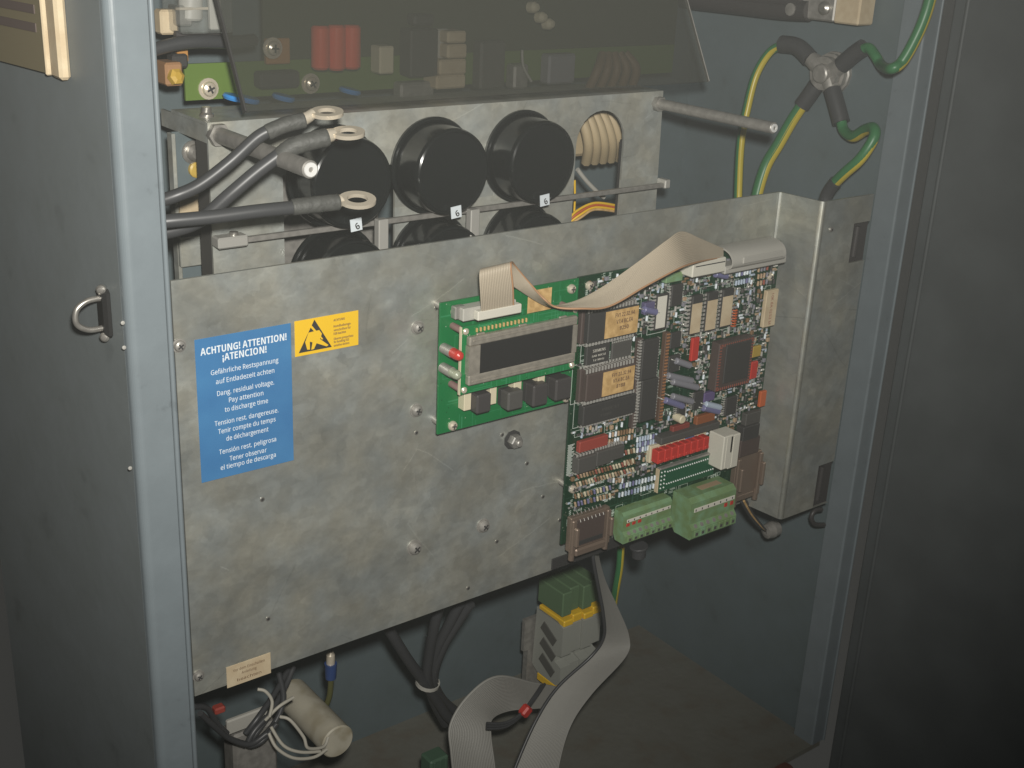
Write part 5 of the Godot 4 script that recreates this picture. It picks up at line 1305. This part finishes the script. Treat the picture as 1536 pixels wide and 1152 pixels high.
func lower_section() -> void:
	# rail mounted terminals
	var a: Vector3 = Vector3(309.1, -320.1, -84.0)
	var xr: float = (Vector3(346.9, -334.4, -84.0)).x
	var yb: float = (Vector3(313.1, -373.1, -84.0)).y
	var h := a.y - yb
	var t := thing("rail_terminals", "grey, green and yellow rail terminals standing on the cabinet floor behind the plate", "terminal block", Vector3(a.x, yb, -100))
	var n := 4
	for i in n:
		var x0 := lerpf(a.x, xr, i / float(n))
		var x1 := lerpf(a.x, xr, (i + 1) / float(n)) - 0.5
		var zf := -84.0 - (i % 2) * 1.5
		obj("terminal_body", Mb.new().prism(PackedVector2Array([Vector2(zf, a.y - 3), Vector2(zf - 6, a.y), Vector2(zf - 30, a.y), Vector2(zf - 32, yb + 4), Vector2(zf - 26, yb), Vector2(zf - 4, yb), Vector2(zf, yb + 4), Vector2(zf, yb + h * 0.32), Vector2(zf - 7, yb + h * 0.36), Vector2(zf - 7, yb + h * 0.46), Vector2(zf, yb + h * 0.5)]), Vector3(x0, 0, 0), Vector3(0, 0, 1), Vector3(0, 1, 0), x1 - x0), flat(0.32, 0.33, 0.295, 0.55), t)
		obj("yellow_bridge", Mb.new().span(Vector3(x0, a.y - 2, zf - 28), Vector3(x1, a.y + 3.0 + (i % 2) * 1.5, zf + 0.8), 0.8), M.yellow, t)
		obj("green_top", Mb.new().span(Vector3(x0, a.y + 4.9, zf - 30), Vector3(x1, a.y + 24, zf - 2.0 - (i % 2) * 2), 0.8), flat(0.10, 0.17, 0.085, 0.65), t)
		obj("yellow_foot", Mb.new().span(Vector3(x0, yb - 7, zf - 26), Vector3(x1, yb - 0.4, zf - 2), 0.8), M.yellow, t)
	for i in 3:
		obj("recess_shade", Mb.new().box(Vector3(a.x - 0.3, yb + h * (0.22 + i * 0.25), -99.0), Vector3(0.8, h * 0.16, 17.0), 0.3, Basis(Vector3(1, 0, 0), 0.5)), flat(0.09, 0.09, 0.08, 0.7), t)  # raised dark boxes paint the shade of recesses
	obj("rail", Mb.new().span(Vector3(a.x - 8, yb + h * 0.3, -120), Vector3(xr + 12, yb + h * 0.8, -117)), M.steel_dull, t)
	obj("rail_foot", Mb.new().span(Vector3(a.x - 4, -416, -122), Vector3(a.x + 14, yb + h * 0.3, -117)), M.steel_dull, t)
	# grey flat cables
	var r := thing("grey_flat_cable", "long grey flat cable hanging from the bottom edge of the plate", "cable", Vector3(258.4, -215.3, -4.0), "grey flat cables under the plate")
	ribbon("wires", [Vector3(287.3, -228.7, -32.0), Vector3(289.9, -238.7, -32.0), Vector3(295.7, -254.8, -31.0), Vector3(306.7, -277.0, -29.0), Vector3(316.6, -301.0, -26.0), Vector3(311.1, -312.6, -22.0), Vector3(278.4, -325.9, -17.0), Vector3(257.9, -340.1, -13.0), Vector3(244.6, -362.9, -7.0), Vector3(237.2, -386.4, 0.0)], [Vector3(257.2, -207.6, -4.0), Vector3(258.5, -215.8, -4.0), Vector3(265.8, -236.3, -6.0), Vector3(274.5, -259.8, -9.0), Vector3(280.6, -281.3, -13.0), Vector3(274.6, -295.8, -17.0), Vector3(249.5, -310.6, -19.0), Vector3(229.3, -325.4, -15.0), Vector3(208.6, -347.5, -8.0), Vector3(193.1, -365.5, 0.0)], 30, M.ribbon_grey, r, 7, M.rubber, 0.8)  # ends in a dark line along its left edge
	r = thing("grey_flat_cable", "grey flat cable bending over at the bottom, left of the red plug", "cable", Vector3(213.6, -301.4, -40.0), "grey flat cables under the plate")
	ribbon("wires", [Vector3(287.5, -346.8, -52.0), Vector3(252.1, -324.2, -46.0), Vector3(216.3, -301.9, -40.0), Vector3(191.7, -303.9, -36.0), Vector3(175.2, -316.4, -32.0), Vector3(172.1, -333.0, -26.0), Vector3(172.9, -364.6, -20.0)], [Vector3(288.7, -361.4, -52.0), Vector3(256.8, -348.5, -50.0), Vector3(238.3, -345.5, -54.0), Vector3(223.5, -344.6, -52.0), Vector3(216.7, -349.3, -44.0), Vector3(211.8, -364.6, -32.0), Vector3(210.3, -390.3, -24.0)], 26, M.ribbon_grey, r)
	# black cables under the plate
	var c := thing("black_cable_bundle", "bundle of black cables tied together below the plate", "cables", Vector3(179.0, -302.0, -60.0))
	for q in [[Vector3(137.9, -239.0, -50.0), Vector3(146.2, -254.4, -52.0), Vector3(159.6, -277.8, -56.0), Vector3(173.4, -299.8, -60.0), Vector3(187.3, -322.6, -64.0), Vector3(198.0, -341.0, -66.0), Vector3(216.7, -364.5, -70.0)], [Vector3(171.0, -233.7, -40.0), Vector3(171.3, -253.0, -46.0), Vector3(173.8, -277.2, -54.0), Vector3(176.9, -300.2, -60.0), Vector3(188.7, -324.4, -66.0), Vector3(205.3, -349.1, -70.0)], [Vector3(193.2, -241.1, -40.0), Vector3(189.5, -254.7, -46.0), Vector3(183.7, -276.0, -54.0), Vector3(182.1, -301.3, -61.0), Vector3(193.0, -325.7, -67.0), Vector3(211.4, -347.9, -71.0)], [Vector3(187.1, -240.1, -42.0), Vector3(184.0, -256.2, -48.0), Vector3(180.7, -278.4, -56.0), Vector3(181.0, -304.5, -63.0), Vector3(188.9, -326.8, -70.0), Vector3(203.2, -354.5, -76.0)]]:
		obj("cable", Mb.new().tube(curve(q, 6), 3.3, 10), M.rubber, c)
	var tie: Vector3 = Vector3(177.8, -301.9, -59.0)
	obj("cable_tie", Mb.new().lathe(tie + Vector3(0, -2, -2), Vector3(0.1, 1, 0.2), [[7.2, -1.2], [7.8, -1.2], [7.8, 1.2], [7.2, 1.2]], 18), M.grey_plastic, c)
	var p := thing("red_plug", "small red plug on thin black wires beside the grey flat cable", "plug", Vector3(236.5, -332.7, -34.0))
	obj("plug", Mb.new().box(Vector3(236.5, -332.7, -34.0), Vector3(7.5, 6.5, 6.0), 1.2, Basis(Vector3(0, 0, 1), 0.7)), M.red, p)
	for i in 3:
		obj("wire", Mb.new().tube(curve([Vector3(206.8, -331.5, -36.0) + Vector3(0, -i * 2.0, 0), Vector3(220.4, -335.4, -34.0) + Vector3(0, -i * 1.6, 0), Vector3(233.3, -333.5, -34.0) + Vector3(0, -i * 0.8, 0), Vector3(246.1, -328.6, -38.0) + Vector3(i * 1.4, 0, 0), Vector3(257.5, -327.2, -44.0) + Vector3(i * 1.4, 0, 0)], 5), 1.0, 8), M.rubber, p)
	# cream cylinder with pale wires
	var e: Vector3 = Vector3(95.6, -294.4, -30.0)
	var y := thing("cream_capacitor", "cream plastic cylinder lying under the lower left of the plate", "capacitor", e)
	obj("can", Mb.new().cyl(e + Vector3(0, 0, -56), e, 10.2, 32, 0.8), tri_map(flat(0.48, 0.45, 0.36, 0.55), noise_tex(128, 0.02, [[0.15, Color(0.8, 0.78, 0.73)], [0.5, grey(0.95)], [0.9, grey(1.0)]], 54), 14.0), y)
	var pale := flat(0.43, 0.41, 0.35, 0.55)
	var w := thing("pale_wires", "loose pale wires looping from the cream cylinder to a dark cable bundle", "wires", Vector3(57.0, -260.8, -40.0))
	for q in [[Vector3(51.9, -247.5, -40.0), Vector3(55.6, -249.1, -38.0), Vector3(58.3, -255.5, -36.0), Vector3(55.5, -263.1, -34.0)], [Vector3(61.8, -265.7, -34.0), Vector3(65.8, -267.1, -30.0), Vector3(71.6, -278.0, -26.0), Vector3(73.3, -285.0, -24.0), Vector3(83.9, -290.0, -26.0), Vector3(88.6, -287.6, -29.0)], [Vector3(54.8, -273.7, -34.0), Vector3(56.3, -280.2, -28.0), Vector3(64.2, -287.7, -24.0), Vector3(76.5, -292.7, -24.0), Vector3(86.0, -292.7, -26.0)], [Vector3(56.1, -269.9, -34.0), Vector3(60.3, -280.2, -28.0), Vector3(68.8, -286.4, -25.0), Vector3(81.2, -291.4, -25.0)], [Vector3(54.0, -265.9, -36.0), Vector3(61.2, -258.9, -34.0), Vector3(71.2, -258.0, -36.0)]]:
		obj("wire", Mb.new().tube(curve(q, 6), 0.95, 8), pale, w)
	c = thing("dark_wire_loops", "dark looped wires at the lower left beside the left post", "wires", Vector3(50.6, -273.7, -44.0))
	for q in [[Vector3(84.1, -256.5, -60.0), Vector3(75.7, -263.2, -54.0), Vector3(60.8, -269.1, -44.0), Vector3(48.5, -277.0, -40.0), Vector3(43.3, -281.8, -42.0)], [Vector3(80.7, -257.4, -60.0), Vector3(67.0, -261.9, -50.0), Vector3(53.0, -266.9, -42.0), Vector3(44.8, -274.5, -42.0)], [Vector3(14.6, -241.8, -30.0), Vector3(23.9, -256.4, -34.0), Vector3(34.0, -270.9, -38.0), Vector3(45.4, -279.2, -38.0), Vector3(55.5, -276.5, -38.0)], [Vector3(11.2, -236.4, -30.0), Vector3(20.0, -243.1, -34.0), Vector3(26.8, -258.0, -38.0), Vector3(33.1, -268.3, -40.0)], [Vector3(73.8, -255.9, -58.0), Vector3(70.2, -265.3, -46.0), Vector3(59.8, -275.1, -40.0), Vector3(46.3, -282.7, -40.0)], [Vector3(57.8, -268.9, -42.0), Vector3(48.6, -273.9, -40.0), Vector3(44.7, -280.0, -39.0), Vector3(52.2, -280.4, -38.0), Vector3(61.7, -272.5, -38.0)]]:
		obj("wire", Mb.new().tube(curve(q, 6), 1.7, 8), M.rubber, c)
	obj("red_clip", Mb.new().box(Vector3(27.5, -247.8, -36.0), Vector3(6, 4, 5), 0.8), M.red_dull, c)
	var b := thing("junction_box", "dull grey connection box at the bottom left behind the plate", "box", Vector3(54.7, -295.6, -62.0))
	obj("box_body", Mb.new().span(Vector3(42.0, -329.8, -66.0), Vector3(68.8, -282.0, -66.0) + Vector3(0, 0, 14), 1.5), M.steel_dull, b)
	obj("box_lid", Mb.new().span(Vector3(37.6, -277.6, -52.0), Vector3(62.1, -268.3, -52.0) + Vector3(0, 0, 3), 0.8), M.grey_plastic, b)
	# blue sleeved lug hanging behind the plate
	var lg: Vector3 = Vector3(107.1, -267.7, -58.0)
	var l := thing("blue_lug", "blue sleeved wire lug hanging just below the plate", "lug", lg)
	obj("blue_sleeve", Mb.new().tube([lg + Vector3(0, 6, 0), lg + Vector3(0, -4, 0)], 3.6, 12, [3.8, 3.2]), flat(0.025, 0.055, 0.17, 0.45), l)
	obj("lug_tip", Mb.new().lathe(lg + Vector3(0, 6, 0), Vector3(0, 1, 0), [[2.6, 0], [2.6, 6], [1.6, 8], [0, 8.4]], 10), M.tinned, l)
	obj("wire", Mb.new().tube(curve([lg + Vector3(0, -5, 0), lg + Vector3(0, -18, -2), lg + Vector3(-3, -34, -6), lg + Vector3(-5, -60, -10)], 5), 1.8, 8), flat(0.09, 0.09, 0.03, 0.5), l)
	# green wire and earth lug at the right under the plate
	earth_wire("green and yellow earth wire hanging behind the grey flat cable", [Vector3(315.7, -238.9, -40.0), Vector3(318.0, -255.6, -42.0), Vector3(320.4, -273.7, -46.0), Vector3(325.1, -291.3, -52.0), Vector3(332.1, -322.0, -60.0)], 2.4, Vector3(0.4, 0, 0.6))
	var s: Vector3 = Vector3(425.6, -242.9, -6.0)
	var u := thing("wire_lug", "dull crimp lug with a dark yellow wire under the stepped side of the plate", "lug", s)
	obj("lug", Mb.new().lathe(s + Vector3(-6, 0, 0), Vector3(1, 0.1, 0.1), [[2, 0], [5, 1], [6, 6], [5.4, 11], [3, 13], [0, 13]], 12), M.steel_dull, u)
	for i in 3:
		obj("wire", Mb.new().tube(curve([Vector3(376.4, -202.4, 6.0) + Vector3(i * 2.0, 0, 0), Vector3(391.0, -217.9, 2.0) + Vector3(i * 1.6, 0, 0), Vector3(407.1, -232.2, -2.0) + Vector3(i, 0, 0), Vector3(418.6, -240.4, -5.0)], 5), 1.0, 8), [M.rubber, M.label, M.rubber][i], u)
	var gp := thing("cable_grommet", "black cable grommet below the green terminal blocks", "grommet", Vector3(298.6, -222.9, -6.0))
	obj("grommet", Mb.new().cyl(Vector3(298.9, -225.8, -6.0), Vector3(298.1, -218.0, -6.0), 4.6, 14, 1.0), M.rubber, gp)
	obj("grommet_rim", Mb.new().cyl(Vector3(298.2, -218.9, -6.0), Vector3(297.9, -217.0, -6.0), 6.0, 14, 0.5), M.rubber, gp)
	var gq: Vector3 = Vector3(172.2, -351.0, -46.0)
	var gt := thing("green_plug", "dull green plug at the bottom edge left of the bent grey flat cable", "plug", gq)
	obj("plug_body", Mb.new().box(gq + Vector3(2, -8, 0), Vector3(14, 24, 12), 1.2), flat(0.06, 0.12, 0.075, 0.55), gt)
	for i in 3:
		obj("plug_rib", Mb.new().box(gq + Vector3(-2 + i * 4.2, -8, 6.2), Vector3(1.6, 22, 1.0), 0.3), flat(0.06, 0.12, 0.075, 0.55), gt)
